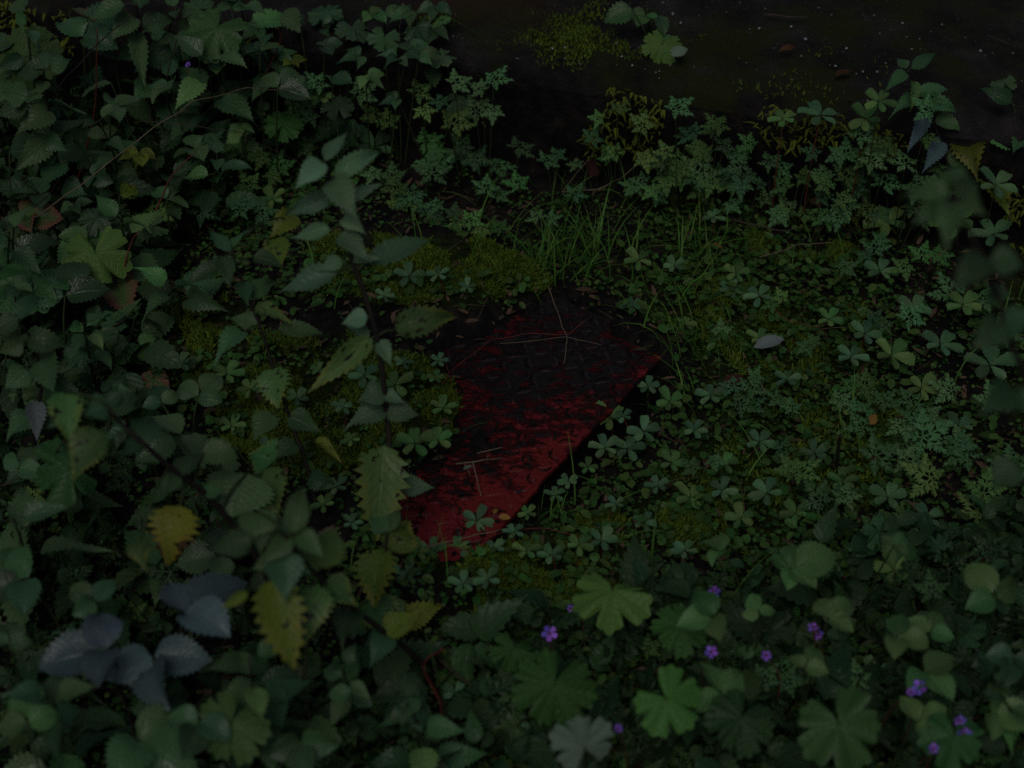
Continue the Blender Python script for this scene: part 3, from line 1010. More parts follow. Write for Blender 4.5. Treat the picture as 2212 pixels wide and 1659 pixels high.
# leaning nettle, bottom centre-left
hero('nettle', 'leaning nettle with a large ragged yellowing leaf hanging at lower left', 'nettle',
     [(950, 1500, 0), (897, 1419, .09), (830, 1365, .155), (765, 1315, .21), (704, 1262, .265), (650, 1205, .31), (626, 1172, .335), (612, 1150, .35)],
     [(552, 1105, 562, 1192, 66, None, -.6), (634, 1152, 655, 1060, 42, None, .2), (645, 1152, 698, 1206, 42), (626, 1160, 566, 1218, 42), (611, 1192, 617, 1298, 72, None, -.6),
      (605, 1200, 545, 1230, 38), (546, 1168, 456, 1190, 52), (690, 1228, 720, 1143, 92, 'tan_edge', .15), (585, 1250, 630, 1430, 88, 'olive', -.7, 'ragged'), (536, 1280, 476, 1317, 22, 'olive'),
      (673, 1266, 659, 1390, 86, 'nettle_y', -.6), (702, 1260, 764, 1308, 62, 'nettle_y'), (770, 1320, 745, 1400, 60), (830, 1365, 905, 1330, 52, 'olive', .0), (835, 1370, 800, 1440, 44), (640, 1160, 600, 1120, 36, None, .1)], sr=.0028)

# nettle reaching to the upper left from the same patch
hero('nettle', 'dark stemmed nettle leaning left, bright yellow ragged leaf dangling below it', 'nettle',
     [(640, 1380, 0), (560, 1215, .13), (503, 1136, .19), (441, 1065, .245), (386, 1025, .28), (312, 960, .33), (262, 915, .355), (232, 880, .375)],
     [(534, 1023, 503, 1108, 130, None, -.5, 'bramble'), (566, 1018, 603, 1110, 88, 'nettle_y', -.5), (590, 1000, 540, 985, 76, 'nettle_y', .1), (389, 1093, 366, 1210, 88, 'yellow', -.7, 'ragged'), (305, 1167, 319, 1228, 48, 'nettle_y', -.5),
      (440, 980, 512, 992, 50), (225, 932, 163, 1038, 78, 'nettle_y', -.6), (140, 848, 152, 964, 62, 'nettle_y', -.5), (230, 880, 190, 900, 60), (300, 950, 330, 905, 56), (312, 962, 262, 1000, 46), (386, 1025, 430, 985, 46), (384, 1028, 350, 1075, 40),
      (235, 880, 255, 835, 40, None, .2), (240, 890, 300, 862, 46), (440, 1068, 485, 1058, 40)], sr=.0032)

# yellowing nettle between them
hero('nettle', 'short nettle with three olive yellow leaves beside the near end of the plate', 'nettle',
     [(850, 1440, 0), (845, 1380, .04), (838, 1300, .09), (833, 1202, .14), (836, 1150, .165)],
     [(823, 1186, 812, 1300, 78, 'olive', -.6, 'ragged'), (850, 1192, 882, 1130, 62, 'olive', .2), (800, 1294, 846, 1362, 80, 'nettle_y', -.4, 'bramble'), (870, 1352, 954, 1312, 46, 'olive', .1), (806, 1392, 815, 1462, 22, 'yellow', -.6), (838, 1310, 880, 1350, 40),
      (835, 1150, 800, 1120, 36), (836, 1148, 862, 1105, 34)], sr=.0020)

# left edge nettles
hero('nettle', 'nettle at the left edge with a drooping blue grey leaf', 'nettle',
     [(60, 1120, 0), (70, 1000, .08), (80, 900, .15), (90, 820, .20), (70, 740, .25), (40, 690, .29)],
     [(60, 735, 142, 748, 44), (75, 865, 80, 952, 38, 'dead_lilac', -.6), (95, 770, 120, 850, 62), (60, 800, 10, 840, 50), (100, 830, 180, 860, 50), (40, 690, -20, 720, 40), (45, 690, 90, 650, 40), (70, 900, 20, 950, 50), (85, 900, 130, 920, 40), (50, 740, 0, 760, 40), (72, 1000, 120, 1040, 44), (68, 1000, 10, 1050, 46)])
hero('nettle', 'nettle in the upper left corner with spreading toothed leaves', 'nettle',
     [(160, 560, 0), (140, 450, .08), (120, 330, .16), (105, 240, .22), (95, 190, .26), (95, 150, .29)],
     [(95, 155, 40, 165, 44), (100, 148, 86, 118, 40, None, .3), (110, 150, 150, 130, 34, None, .1), (95, 175, 85, 205, 28), (60, 210, 10, 200, 50), (60, 225, -10, 250, 44), (110, 240, 40, 290, 50), (115, 290, 185, 262, 40), (110, 300, 30, 370, 48), (100, 300, 148, 325, 36), (130, 350, 95, 405, 56), (125, 330, 70, 340, 42), (135, 400, 185, 420, 46)])
hero('nettle', 'nettle at top left with one long narrow hanging leaf', 'nettle',
     [(340, 330, 0), (325, 220, .09), (310, 120, .17), (300, 50, .23), (295, 10, .27)],
     [(295, 70, 312, 200, 34, None, -.6), (270, 10, 190, 45, 42), (295, 40, 240, 90, 44), (310, 60, 370, 50, 40), (312, 100, 250, 130, 50), (320, 120, 390, 130, 50), (300, 20, 340, -20, 36), (325, 180, 290, 215, 46), (325, 190, 390, 205, 44)])
hero('nettle', 'young nettle rising against the dark concrete ledge at right', 'nettle',
     [(2075, 520, 0), (2060, 420, .07), (2040, 330, .13), (2010, 250, .18), (1985, 195, .215), (1962, 150, .25)],
     [(1958, 148, 1938, 126, 24, None, .3), (1968, 148, 2018, 116, 24, None, .2), (1958, 158, 1912, 198, 26), (1970, 176, 1965, 236, 30, 'nettle_y', -.5), (1985, 200, 2050, 196, 30), (1978, 215, 1925, 255, 30), (2000, 250, 1960, 330, 28, 'bramble_sheen'), (2035, 305, 1990, 375, 34, 'bramble_sheen'),
      (2085, 305, 2110, 385, 56, 'olive', -.4), (2020, 262, 2070, 285, 36), (2130, 380, 2175, 465, 60, 'olive', -.4), (2045, 340, 2100, 340, 40), (2050, 370, 2005, 420, 40), (1990, 220, 2060, 245, 30)], sr=.0018)
# big blurred nettle close to the camera, right
def near_nettle():
    top = at_d(2055, 425, 1.22)
    spx = []
    base = Vector((top.x + .34, top.y - .02, gz(top.x + .34, top.y - .02)))
    t = thing('nettle', base, 'large out of focus nettle closest to the camera at right', 'nettle')
    P = [base, base.lerp(top, .35) + Vector((.06, 0, 0)), at_d(2225, 830, 1.32), at_d(2150, 620, 1.26), top]
    tube('stem', P, .003, .0016, 'stem', t, 6, 8)
    CP = curve_pts(P, 8)
    def lf(bx, by, tx, ty, w, dd=0.0, m='nettle', d0=1.22):
        b, tp = at_d(bx, by, d0), at_d(tx, ty, d0 + dd)
        put_leaf(t, 'nettle', m, b, tp, pxw(b, w), k=rng.randrange(4))
        q = seg_near(CP, b)
        if (q - b).length > .006: tube('leaf_stalk', [q, (q + b) / 2, b], .0009, .0008, 'stem_g', t, 4, 2)
    lf(2050, 425, 1945, 432, 50, .02); lf(2045, 440, 1965, 490, 46, -.01); lf(2060, 415, 2085, 355, 74, .03); lf(2070, 435, 2135, 470, 60, -.02)
    lf(2055, 440, 2040, 560, 60, -.03); lf(2065, 420, 2100, 380, 44, .01); lf(2040, 420, 2005, 385, 40, .02)
    lf(2130, 560, 2050, 640, 66, -.02, d0=1.24); lf(2140, 560, 2215, 580, 66, .01, d0=1.24); lf(2160, 700, 2090, 760, 70, -.02, d0=1.27); lf(2170, 700, 2240, 690, 70, .0, d0=1.27)
    lf(2185, 840, 2110, 900, 72, -.02, d0=1.32); lf(2190, 850, 2260, 900, 70, .0, d0=1.32); lf(2130, 640, 2190, 640, 56, .0, d0=1.27); lf(2195, 1000, 2140, 1060, 70, .0, d0=1.36)
near_nettle()

def nettle(px, py, top, h, pairs, size, mats=('nettle', 'nettle', 'nettle', 'nettle', 'bramble', 'bramble_l')):
    g = at(px, py, 0)
    base = on_ground(g)
    tp = at(top[0], top[1], h)
    t = thing('nettle', base)
    auto(t, 'leafy nettle shoot', 'nettle', 'leafy nettle shoots', top[0], top[1])
    mid = (base + tp) / 2 + Vector((rng.uniform(-.015, .015), rng.uniform(-.01, .01), .01))
    P = [base - Vector((0, 0, .01)), mid, tp]
    tube('stem', P, .0021, .0010, rng.choice(['stem', 'stem_g']), t, 5, 5)
    cp = curve_pts(P, 8)
    a0 = rng.uniform(0, 3.14)
    size *= rng.choice([.75, .95, 1.2, 1.5])
    for i in range(pairs):
        f = .35 + .65 * i / (pairs - 1)
        q = cp[min(len(cp) - 1, int(f * (len(cp) - 1)))]
        s = pxw(q, size) * 1.2 * (1.15 - .8 * max(0, f - .45))
        a0 += math.pi / 2 + rng.uniform(-.25, .25)
        for k in (0, math.pi):
            a = a0 + k + rng.uniform(-.2, .2)
            up = rng.uniform(-.45, .05) + (.35 if f > .92 else 0)
            d = Vector((math.cos(a), math.sin(a), up)).normalized()
            b = q + d * s * .22
            tube('leaf_stalk', [q, b], .0008, .0006, 'stem_g', t, 4, 1)
            put_leaf(t, 'nettle', rng.choice(mats), b, b + d * s, s * rng.uniform(.42, .56), Vector((rng.uniform(-.6, .6), rng.uniform(-.8, .4), 1)))
for a in [(250, 460, (215, 260), .20, 5, 70), (430, 330, (450, 130), .22, 5, 66), (600, 260, (560, 100), .2, 5, 60), (720, 210, (700, 60), .2, 4, 58), (100, 380, (60, 60), .28, 5, 74), (60, 700, (20, 500), .22, 5, 72), (300, 640, (260, 480), .15, 4, 62), (480, 480, (470, 340), .14, 4, 56),
          (220, 900, (180, 700), .2, 5, 70), (400, 760, (370, 620), .14, 4, 58), (60, 1300, (30, 1120), .2, 4, 80), (380, 1620, (330, 1500), .17, 4, 86), (600, 1700, (540, 1420), .24, 5, 84), (760, 1640, (740, 1440), .2, 4, 78), (120, 1720, (110, 1500), .24, 5, 90), (900, 1700, (880, 1520), .18, 4, 74), (2180, 1700, (2150, 1480), .22, 4, 80), (860, 220, (830, 40), .2, 4, 54), (2200, 420, (2200, 230), .2, 4, 62),
          (340, 230, (380, 20), .24, 5, 64), (530, 200, (520, 10), .24, 4, 60)]:
    nettle(*a)

# ------------------------------------------------------------------ brambles
def bramble(px, py, z, size, head, mat, label=None, n=3, tilt=None, name='bramble'):
    hub = at(px, py, z)
    s = pxw(hub, size * rng.choice([.7, .8, .95, 1.1] + ([1.4] if px < 1000 else [])))
    back = Vector((-math.cos(R(head)), -math.sin(R(head)), 0))
    b0 = hub + back * s * rng.uniform(.5, 1.0) + Vector((rng.uniform(-.02, .02), rng.uniform(-.02, .02), 0))
    base = Vector((b0.x, b0.y, surf(b0)))
    t = thing(name, base)
    if label: tag(t, label, 'bramble', 'bramble leaves')
    else: auto(t, 'bramble leaf' if mat != 'bramble_sheen' else 'blue grey bramble leaf', 'bramble', 'bramble leaves', px, py)
    tube('leaf_stalk', [base - Vector((0, 0, .005)), (base + hub) / 2 + Vector((0, 0, .02)) - back * .0, hub], .0016, .0010, 'stem_g', t, 5, 4)
    angs = (0, 78, -78) if n == 3 else (0, 62, -62, 128, -128)
    nz = Vector((rng.uniform(-.45, .45), -.25 + rng.uniform(-.45, .4), 1)) if tilt is None else Vector(tilt)
    for i, a in enumerate(angs):
        q = R(head + a + rng.uniform(-8, 8))
        l = s * (1.0 if i == 0 else .85 if i < 3 else .62) * rng.uniform(.85, 1.15)
        d = Vector((math.cos(q), math.sin(q), rng.uniform(-.25, .05)))
        st = hub + d * (.14 * s if i == 0 else .03 * s)
        tip = st + d * l
        o = put_leaf(t, 'bramble', mat, st, tip, l * rng.uniform(.72, .85), nz)
        o.name = 'leaflet'
        if i == 0: tube('leaf_stalk', [hub, st + d * .02 * s], .0009, .0007, 'stem_g', t, 4, 1)
    return t

BL = [(205, 1299, .17, 100, 150, 'bramble', 'pleated bramble leaf on a pale stalk above the blue grey leaves'),
      (230, 1405, .22, 122, 190, 'bramble_sheen', 'large blue grey bramble leaf, the leftmost of the two sky-sheened ones'),
      (400, 1325, .22, 125, 40, 'bramble_sheen', 'large blue grey bramble leaf under the hanging yellow leaf, right of the other'),
      (330, 1415, .19, 120, 290, 'bramble_sheen', 'blue grey bramble leaf pointing to the bottom edge, lower left'),
      (1708, 1229, .16, 92, 20, 'bramble_l', 'bramble leaf with broad leaflets right of the uppermost purple flower'),
      (1395, 32, .20, 60, 250, 'bramble_l', 'bramble spray hanging over the middle of the concrete ledge')]
for a in BL: bramble(*a[:6], label=a[6], n=5 if a[0] in (1708,) else 3)
for a in [(60, 1250, .16, 95, 200, 'bramble'), (430, 1560, .2, 100, 250, 'bramble'), (60, 1560, .2, 90, 100, 'bramble_l'), (560, 1480, .16, 90, 300, 'bramble'), (760, 1500, .14, 80, 250, 'bramble'), (650, 1600, .17, 90, 280, 'bramble'),
          (1560, 1190, .12, 75, 160, 'bramble_l'), (1545, 1330, .17, 75, 200, 'bramble_l'), (1790, 1335, .17, 72, 30, 'bramble_l'), (1930, 1375, .18, 70, 340, 'bramble_l'), (2010, 1365, .14, 75, 60, 'bramble_l'), (1995, 1450, .16, 90, 300, 'bramble_l'),
          (2150, 1290, .15, 82, 120, 'bramble_l'), (1640, 1325, .12, 70, 100, 'bramble_l'), (1930, 1180, .16, 60, 45, 'bramble_l'), (60, 470, .12, 70, 10, 'rust'), (190, 520, .12, 64, 240, 'bramble_l'),
          (700, 100, .2, 62, 20, 'bramble'), (880, 110, .2, 55, 20, 'bramble'), (800, 30, .22, 60, 330, 'bramble_l'), (560, 110, .2, 58, 100, 'bramble'), (460, 80, .2, 60, 200, 'bramble'), (600, 190, .17, 55, 60, 'bramble'), (370, 190, .17, 60, 160, 'bramble'),
          (180, 80, .22, 66, 60, 'bramble'), (40, 90, .22, 70, 300, 'bramble'), (240, 230, .17, 66, 20, 'bramble'), (300, 330, .14, 60, 280, 'olive'), (420, 320, .12, 56, 20, 'bramble'), (200, 380, .13, 60, 330, 'bramble'), (520, 290, .1, 52, 140, 'bramble_l'),
          (360, 430, .08, 56, 60, 'bramble'), (90, 420, .14, 66, 200, 'bramble'), (350, 870, .13, 72, 120, 'bramble'), (430, 855, .13, 72, 60, 'bramble'), (390, 940, .13, 76, 220, 'bramble'), (300, 745, .1, 66, 330, 'bramble_l'), (220, 690, .1, 62, 130, 'bramble'),
          (140, 640, .12, 70, 90, 'bramble'), (30, 620, .14, 70, 330, 'bramble'), (250, 610, .08, 55, 300, 'rust'), (2190, 1420, .15, 80, 250, 'bramble'), (130, 980, .14, 80, 240, 'bramble'), (40, 1010, .15, 80, 60, 'bramble'), (20, 1390, .18, 90, 90, 'bramble'), (480, 1200, .12, 64, 190, 'bramble'),
          (1740, 1440, .18, 70, 60, 'bramble_l'), (1980, 1560, .16, 80, 30, 'bramble_l'), (2140, 1540, .15, 80, 340, 'bramble_l'), (1560, 1500, .13, 70, 130, 'bramble_l'), (900, 1540, .14, 72, 200, 'bramble'), (300, 1600, .17, 90, 330, 'bramble')]:
    bramble(*a)

# rounded leaves hanging over the ledge and in the upper left thicket
def broad(px, py, z, size, head, mat, kind='avens'):
    hub = at(px, py, z)
    s = pxw(hub, size)
    d = Vector((math.cos(R(head)), math.sin(R(head)), rng.uniform(-.5, .1)))
    b0 = hub - Vector((d.x, d.y, 0)) * .03 + Vector((rng.uniform(-.02, .02), rng.uniform(-.03, .0), 0))
    base = Vector((b0.x, b0.y, surf(b0)))
    t = thing('broad_leaved_plant', base)
    auto(t, {'olive': 'yellow green broad leaf', 'nettle_y': 'yellowing broad leaf', 'rust': 'reddening broad leaf'}.get(mat, 'broad green leaf'), 'leaf', 'broad leaves in the thicket', px, py)
    tube('leaf_stalk', [base - Vector((0, 0, .005)), (base + hub) / 2, hub], .0013, .0009, 'stem_g', t, 4, 3)
    r_ = rng.random()
    if r_ < .3:
        put_disc(t, 'lobed', mat, hub, s * .62, R(head), Vector((rng.uniform(-.3, .3), rng.uniform(-.7, -.1), 1)))
    elif r_ < .6:
        for a_ in (-62, 0, 62):
            q_ = R(head + a_)
            dd = Vector((math.cos(q_), math.sin(q_), d.z))
            put_leaf(t, 'nettle', mat, hub + dd * .06 * s, hub + dd * s * (.95 if a_ == 0 else .8), s * .42, name='leaflet')
    else:
        put_leaf(t, kind, mat, hub, hub + d * s, s * rng.uniform(.55, .85), Vector((rng.uniform(-.6, .6), rng.uniform(-.9, .4), 1)))
for a in [(940, 60, .2, 60, 250, 'nettle'), (900, 60, .2, 56, 300, 'bramble'), (960, 120, .18, 50, 220, 'bramble'), (890, 20, .21, 60, 200, 'nettle'), (930, 150, .15, 56, 280, 'nettle'), (830, 80, .2, 60, 260, 'nettle'), (790, 160, .18, 60, 320, 'bramble_l'), (940, 10, .21, 60, 260, 'bramble'), (975, 40, .2, 46, 200, 'nettle_y'), (905, 115, .2, 55, 20, 'bramble'), (860, 125, .2, 60, 240, 'bramble'), (1420, 90, .19, 52, 300, 'bramble_l'), (1365, 20, .22, 60, 190, 'bramble_l'), (1425, 35, .21, 48, 280, 'bramble'), (60, 110, .2, 80, 120, 'nettle'), (190, 95, .2, 70, 330, 'nettle'),
          (230, 60, .22, 64, 190, 'nettle'), (380, 75, .2, 62, 270, 'nettle'), (430, 95, .2, 62, 300, 'nettle'), (480, 85, .2, 60, 350, 'nettle'), (370, 165, .16, 60, 100, 'bramble'), (240, 180, .16, 66, 200, 'nettle'), (600, 120, .18, 56, 40, 'nettle'), (630, 130, .18, 44, 300, 'olive'),
          (300, 330, .12, 62, 270, 'olive'), (258, 420, .1, 58, 60, 'olive'), (180, 330, .12, 60, 180, 'nettle'), (390, 215, .14, 54, 350, 'nettle'), (520, 270, .11, 46, 270, 'bramble_l'), (730, 230, .14, 60, 100, 'nettle'), (860, 215, .13, 50, 200, 'bramble'), (985, 215, .1, 60, 20, 'nettle'),
          (650, 60, .2, 60, 120, 'bramble'), (700, 30, .2, 60, 60, 'nettle'), (760, 60, .2, 64, 280, 'bramble'), (780, 120, .18, 60, 200, 'nettle'), (720, 165, .17, 50, 330, 'nettle'), (30, 170, .2, 66, 250, 'bramble'), (20, 330, .17, 70, 20, 'nettle'), (160, 440, .12, 60, 300, 'nettle'),
          (210, 470, .12, 62, 250, 'bramble'), (330, 490, .06, 60, 200, 'nettle'), (380, 380, .1, 56, 280, 'nettle'), (440, 250, .12, 56, 250, 'nettle'), (560, 60, .2, 56, 220, 'nettle'), (620, 20, .22, 60, 300, 'nettle'), (500, 20, .23, 60, 80, 'nettle'), (430, 20, .23, 60, 170, 'nettle'),
          (150, 20, .24, 66, 330, 'rust'), (40, 30, .24, 66, 90, 'nettle'), (1840, 230, .12, 40, 60, 'nettle'), (2110, 245, .12, 60, 20, 'bramble'), (2190, 300, .15, 60, 200, 'bramble_l'), (2170, 180, .19, 44, 100, 'nettle'), (2080, 330, .12, 50, 300, 'bramble'), (20, 700, .15, 70, 60, 'bramble'),
          (290, 690, .1, 64, 90, 'bramble_l'), (180, 760, .12, 64, 200, 'nettle'), (330, 820, .12, 60, 260, 'rust'), (270, 930, .12, 60, 190, 'bramble'), (240, 840, .14, 60, 70, 'bramble'), (500, 960, .09, 60, 200, 'nettle'), (460, 1010, .1, 60, 20, 'bramble')]:
    broad(*a)

# ------------------------------------------------------------------ large lobed leaves, lower centre and right
def lobed(px, py, z, rad, head, mat, label, tilt, k):
    hub = at(px, py, z)
    r = pxw(hub, rad)
    base = on_ground(hub + Vector((math.cos(R(head)) * -.04, abs(math.sin(R(head))) * .04, 0)))
    t = thing('lobed_leaf_plant', base)
    if label: tag(t, label, 'leaf', 'large lobed leaves')
    else: auto(t, 'lobed leaf' if mat != 'lobed_l' else 'bright green lobed leaf', 'leaf', 'large lobed leaves', px, py)
    tube('leaf_stalk', [base - Vector((0, 0, .005)), (base + hub) / 2 + Vector((rng.uniform(-.01, .01), -.01, .01)), hub], .0024, .0016, 'stem_g', t, 6, 5)
    put_disc(t, 'lobed', mat, hub, r, R(head), Vector(tilt), k=k)
for a in [(1197, 1478, .17, 92, 250, 'lobed', 'broad rounded lobed leaf at bottom, left of the brightest one', (.0, -.55, 1), 1),
          (1440, 1510, .17, 82, 310, 'lobed_l', 'brightest yellow green lobed leaf at the bottom', (.1, -.5, 1), 0),
          (1322, 1275, .13, 84, 265, 'lobed', 'drooping lobed leaf on a long stalk below the red plate', (.0, -.1, 1), 3),
          (1812, 1562, .18, 94, 285, 'lobed_d', 'wide lobed leaf at the bottom between purple flowers', (-.1, -.55, 1), 2),
          (1600, 1550, .15, 76, 240, 'lobed_d', 'darker lobed leaf right of the brightest one at bottom', (.1, -.4, 1), 1),
          (1262, 1612, .20, 72, 100, 'pale', 'pale grey underside of a lobed leaf at the bottom edge', (.1, -1.0, .5), 0),
          (1470, 1350, .12, 62, 230, 'lobed', None, (0, -.3, 1), 1), (2060, 1590, .17, 70, 260, 'lobed_d', None, (.1, -.4, 1), 2), (1110, 1400, .10, 50, 260, 'lobed', None, (.1, -.4, 1), 3), (70, 590, .14, 92, 230, 'lobed_d', 'big dark lobed leaf at the left edge beside the brown dead leaf', (.1, -.5, 1), 2), (205, 545, .13, 78, 280, 'lobed', 'large lobed leaf under the brown dead leaf at left', (.1, -.6, 1), 0), (60, 120, .22, 80, 120, 'lobed_d', None, (.2, -.6, 1), 1), (470, 60, .24, 66, 250, 'lobed_d', None, (.0, -.6, 1), 2), (150, 1010, .17, 80, 200, 'lobed_d', None, (.2, -.5, 1), 3), (500, 1560, .2, 84, 250, 'lobed_d', None, (.0, -.5, 1), 1), (190, 520, .10, 52, 60, 'lobed', None, (.0, -.4, 1), 0), (610, 270, .1, 44, 60, 'lobed', None, (.0, -.4, 1), 1), (1430, 95, .19, 44, 250, 'lobed', None, (.0, -.7, 1), 1)]:
    lobed(*a)

# ------------------------------------------------------------------ cinquefoils
def cinquefoil(px, py, size, z=None, head=None, mat=None, runner=False):
    z = rng.uniform(.018, .04) if z is None else z
    hub = hub_at(px, py, z)
    s = pxw(hub, size)
    base = Vector((hub.x + rng.uniform(-.012, .012), hub.y + rng.uniform(-.012, .012), 0))
    base.z = max(surf(base), PZ if float(poly_dist(np.array([base.x]), np.array([base.y]), EXPW)[0]) > 0 and (base - eA).dot(ey) > 0 else -1)
    t = thing('cinquefoil', base)
    mat = mat or rng.choice(['cinq', 'cinq', 'cinq_l'])
    auto(t, 'five leaflet cinquefoil' if mat == 'cinq' else 'pale five leaflet cinquefoil', 'plant', 'cinquefoils', px, py)
    tube('leaf_stalk', [base - Vector((0, 0, .004)), (base + hub) / 2 + Vector((rng.uniform(-.004, .004), 0, 0)), hub], .0009, .0007, rng.choice(['stem_g', 'stem_g', 'stem_r']), t, 4, 2)
    h0 = R(rng.uniform(50, 130)) if head is None else R(head)
    nz = Vector((rng.uniform(-.2, .2), rng.uniform(-.45, .0), 1)).normalized()
    for i, a in enumerate((0, 68, -68, 136, -136)):
        q = h0 + R(a + rng.uniform(-8, 8))
        d = Vector((math.cos(q), math.sin(q), 0))
        d = (d - nz * d.dot(nz)).normalized() + Vector((0, 0, rng.uniform(-.2, .12)))
        l = s * (1, .97, .97, .72, .72)[i] * rng.uniform(.88, 1.1)
        put_leaf(t, 'cinq', mat, hub + d * .04 * s, hub + d * l, l * .52, nz, rng.uniform(-.15, .15), 'leaflet')
CQ = [(930, 1188, 34), (985, 1186, 36), (900, 1150, 26), (1040, 1165, 30), (900, 1195, 34), (962, 1232, 38), (1012, 1215, 34), (1066, 1186, 32), (880, 1240, 34), (1110, 1150, 28), (1140, 1110, 24), (1000, 1262, 36), (1200, 1070, 26), (1228, 1040, 24), (1270, 1010, 26), (1345, 900, 26), (1400, 835, 28), (809, 318, 62), (1772, 250, 52), (1872, 258, 42), (1898, 220, 40), (1692, 258, 36), (1918, 480, 50), (2061, 480, 62), (2145, 508, 50), (884, 597, 36), (947, 593, 28), (947, 780, 24), (940, 817, 20), (854, 832, 42), (787, 812, 38), (957, 882, 34), (897, 958, 46), (947, 952, 40), (870, 785, 24),
      (1319, 903, 44), (1390, 932, 42), (1307, 968, 38), (1357, 970, 40), (1447, 868, 36), (1367, 662, 34), (1380, 562, 36), (1457, 575, 28), (1901, 586, 40), (1925, 768, 50), (1972, 668, 44), (2031, 745, 50), (2138, 790, 68), (1838, 772, 40), (1868, 722, 38), (1641, 955, 38), (1565, 1002, 36),
      (1491, 1075, 50), (1658, 1065, 42), (1535, 855, 34), (1575, 625, 34), (1918, 1075, 46), (947, 1200, 38), (1030, 1125, 40), (1137, 1190, 32), (1190, 1200, 32), (1250, 1178, 34), (1300, 1168, 34), (1054, 1252, 36), (1077, 1370, 34), (984, 1500, 36), (1117, 1592, 44), (1174, 1618, 40),
      (490, 808, 40), (580, 972, 34), (393, 785, 36), (727, 1052, 34), (500, 920, 32), (330, 532, 44), (590, 430, 36), (1590, 590, 32), (1640, 640, 34), (2080, 660, 46), (1790, 690, 34), (1700, 820, 32), (1760, 980, 36), (1820, 880, 34), (1720, 1110, 38), (1820, 1040, 36), (2070, 920, 44),
      (1931, 1232, 52), (2151, 1282, 62), (2000, 1120, 46), (1600, 1120, 36), (1450, 1000, 34), (1420, 1050, 28), (1500, 930, 30), (1330, 1090, 26), (1390, 1130, 30), (1480, 1190, 34), (1560, 1060, 34), (740, 880, 26), (690, 800, 26), (640, 860, 28), (540, 840, 28), (760, 950, 26), (830, 640, 24),
      (1010, 620, 22), (700, 1090, 30), (760, 1130, 28), (1890, 1460, 44), (1880, 1560, 48), (2190, 1180, 46), (1990, 840, 40), (1640, 730, 30), (1480, 700, 26), (1540, 470, 30), (1600, 400, 30), (990, 340, 34), (920, 460, 30), (560, 330, 36), (690, 215, 34), (480, 230, 36), (2150, 400, 50)]
for a in CQ: cinquefoil(*a)

# ------------------------------------------------------------------ herb robert sprigs
def robert(px, py, size, n=3, z=None, mat=None):
    z = rng.uniform(.02, .05) if z is None else z
    hub0 = hub_at(px, py, z)
    high = hub0.z > .07
    n = n + 1 if high else n
    s = pxw(hub0, size * 1.25)
    b0 = hub0 + Vector((rng.uniform(-.02, .02), rng.uniform(-.02, .01), 0))
    base = Vector((b0.x, b0.y, surf(b0)))
    t = thing('herb_robert', base)
    m0 = mat or rng.choice(['robert', 'robert', 'robert_l'])
    auto(t, 'herb robert sprig' if m0 == 'robert' else 'pale herb robert sprig', 'plant', 'herb robert sprigs', px, py)
    for i in range(n):
        a = rng.uniform(0, 6.28)
        off = Vector((math.cos(a), math.sin(a) * .8, 0)) * (0 if i == 0 else s * rng.uniform(.55, .9))
        hub = hub0 + off + Vector((0, 0, rng.uniform(-.012, .012) if not high else (0 if i == 0 else -rng.uniform(.1, .7) * hub0.z)))
        hd = math.atan2(off.y, off.x) if i else rng.uniform(.4, 2.7)
        tube('leaf_stalk', [base - Vector((0, 0, .004)), (base + hub) / 2 + Vector((0, 0, .008)), hub], .0008, .0005, 'stem_g', t, 4, 2)
        put_disc(t, 'robert', m0, hub, s * rng.uniform(.85, 1.15) * (1 if i == 0 else .85), hd, Vector((rng.uniform(-.3, .3), rng.uniform(-.75, -.1), 1)))
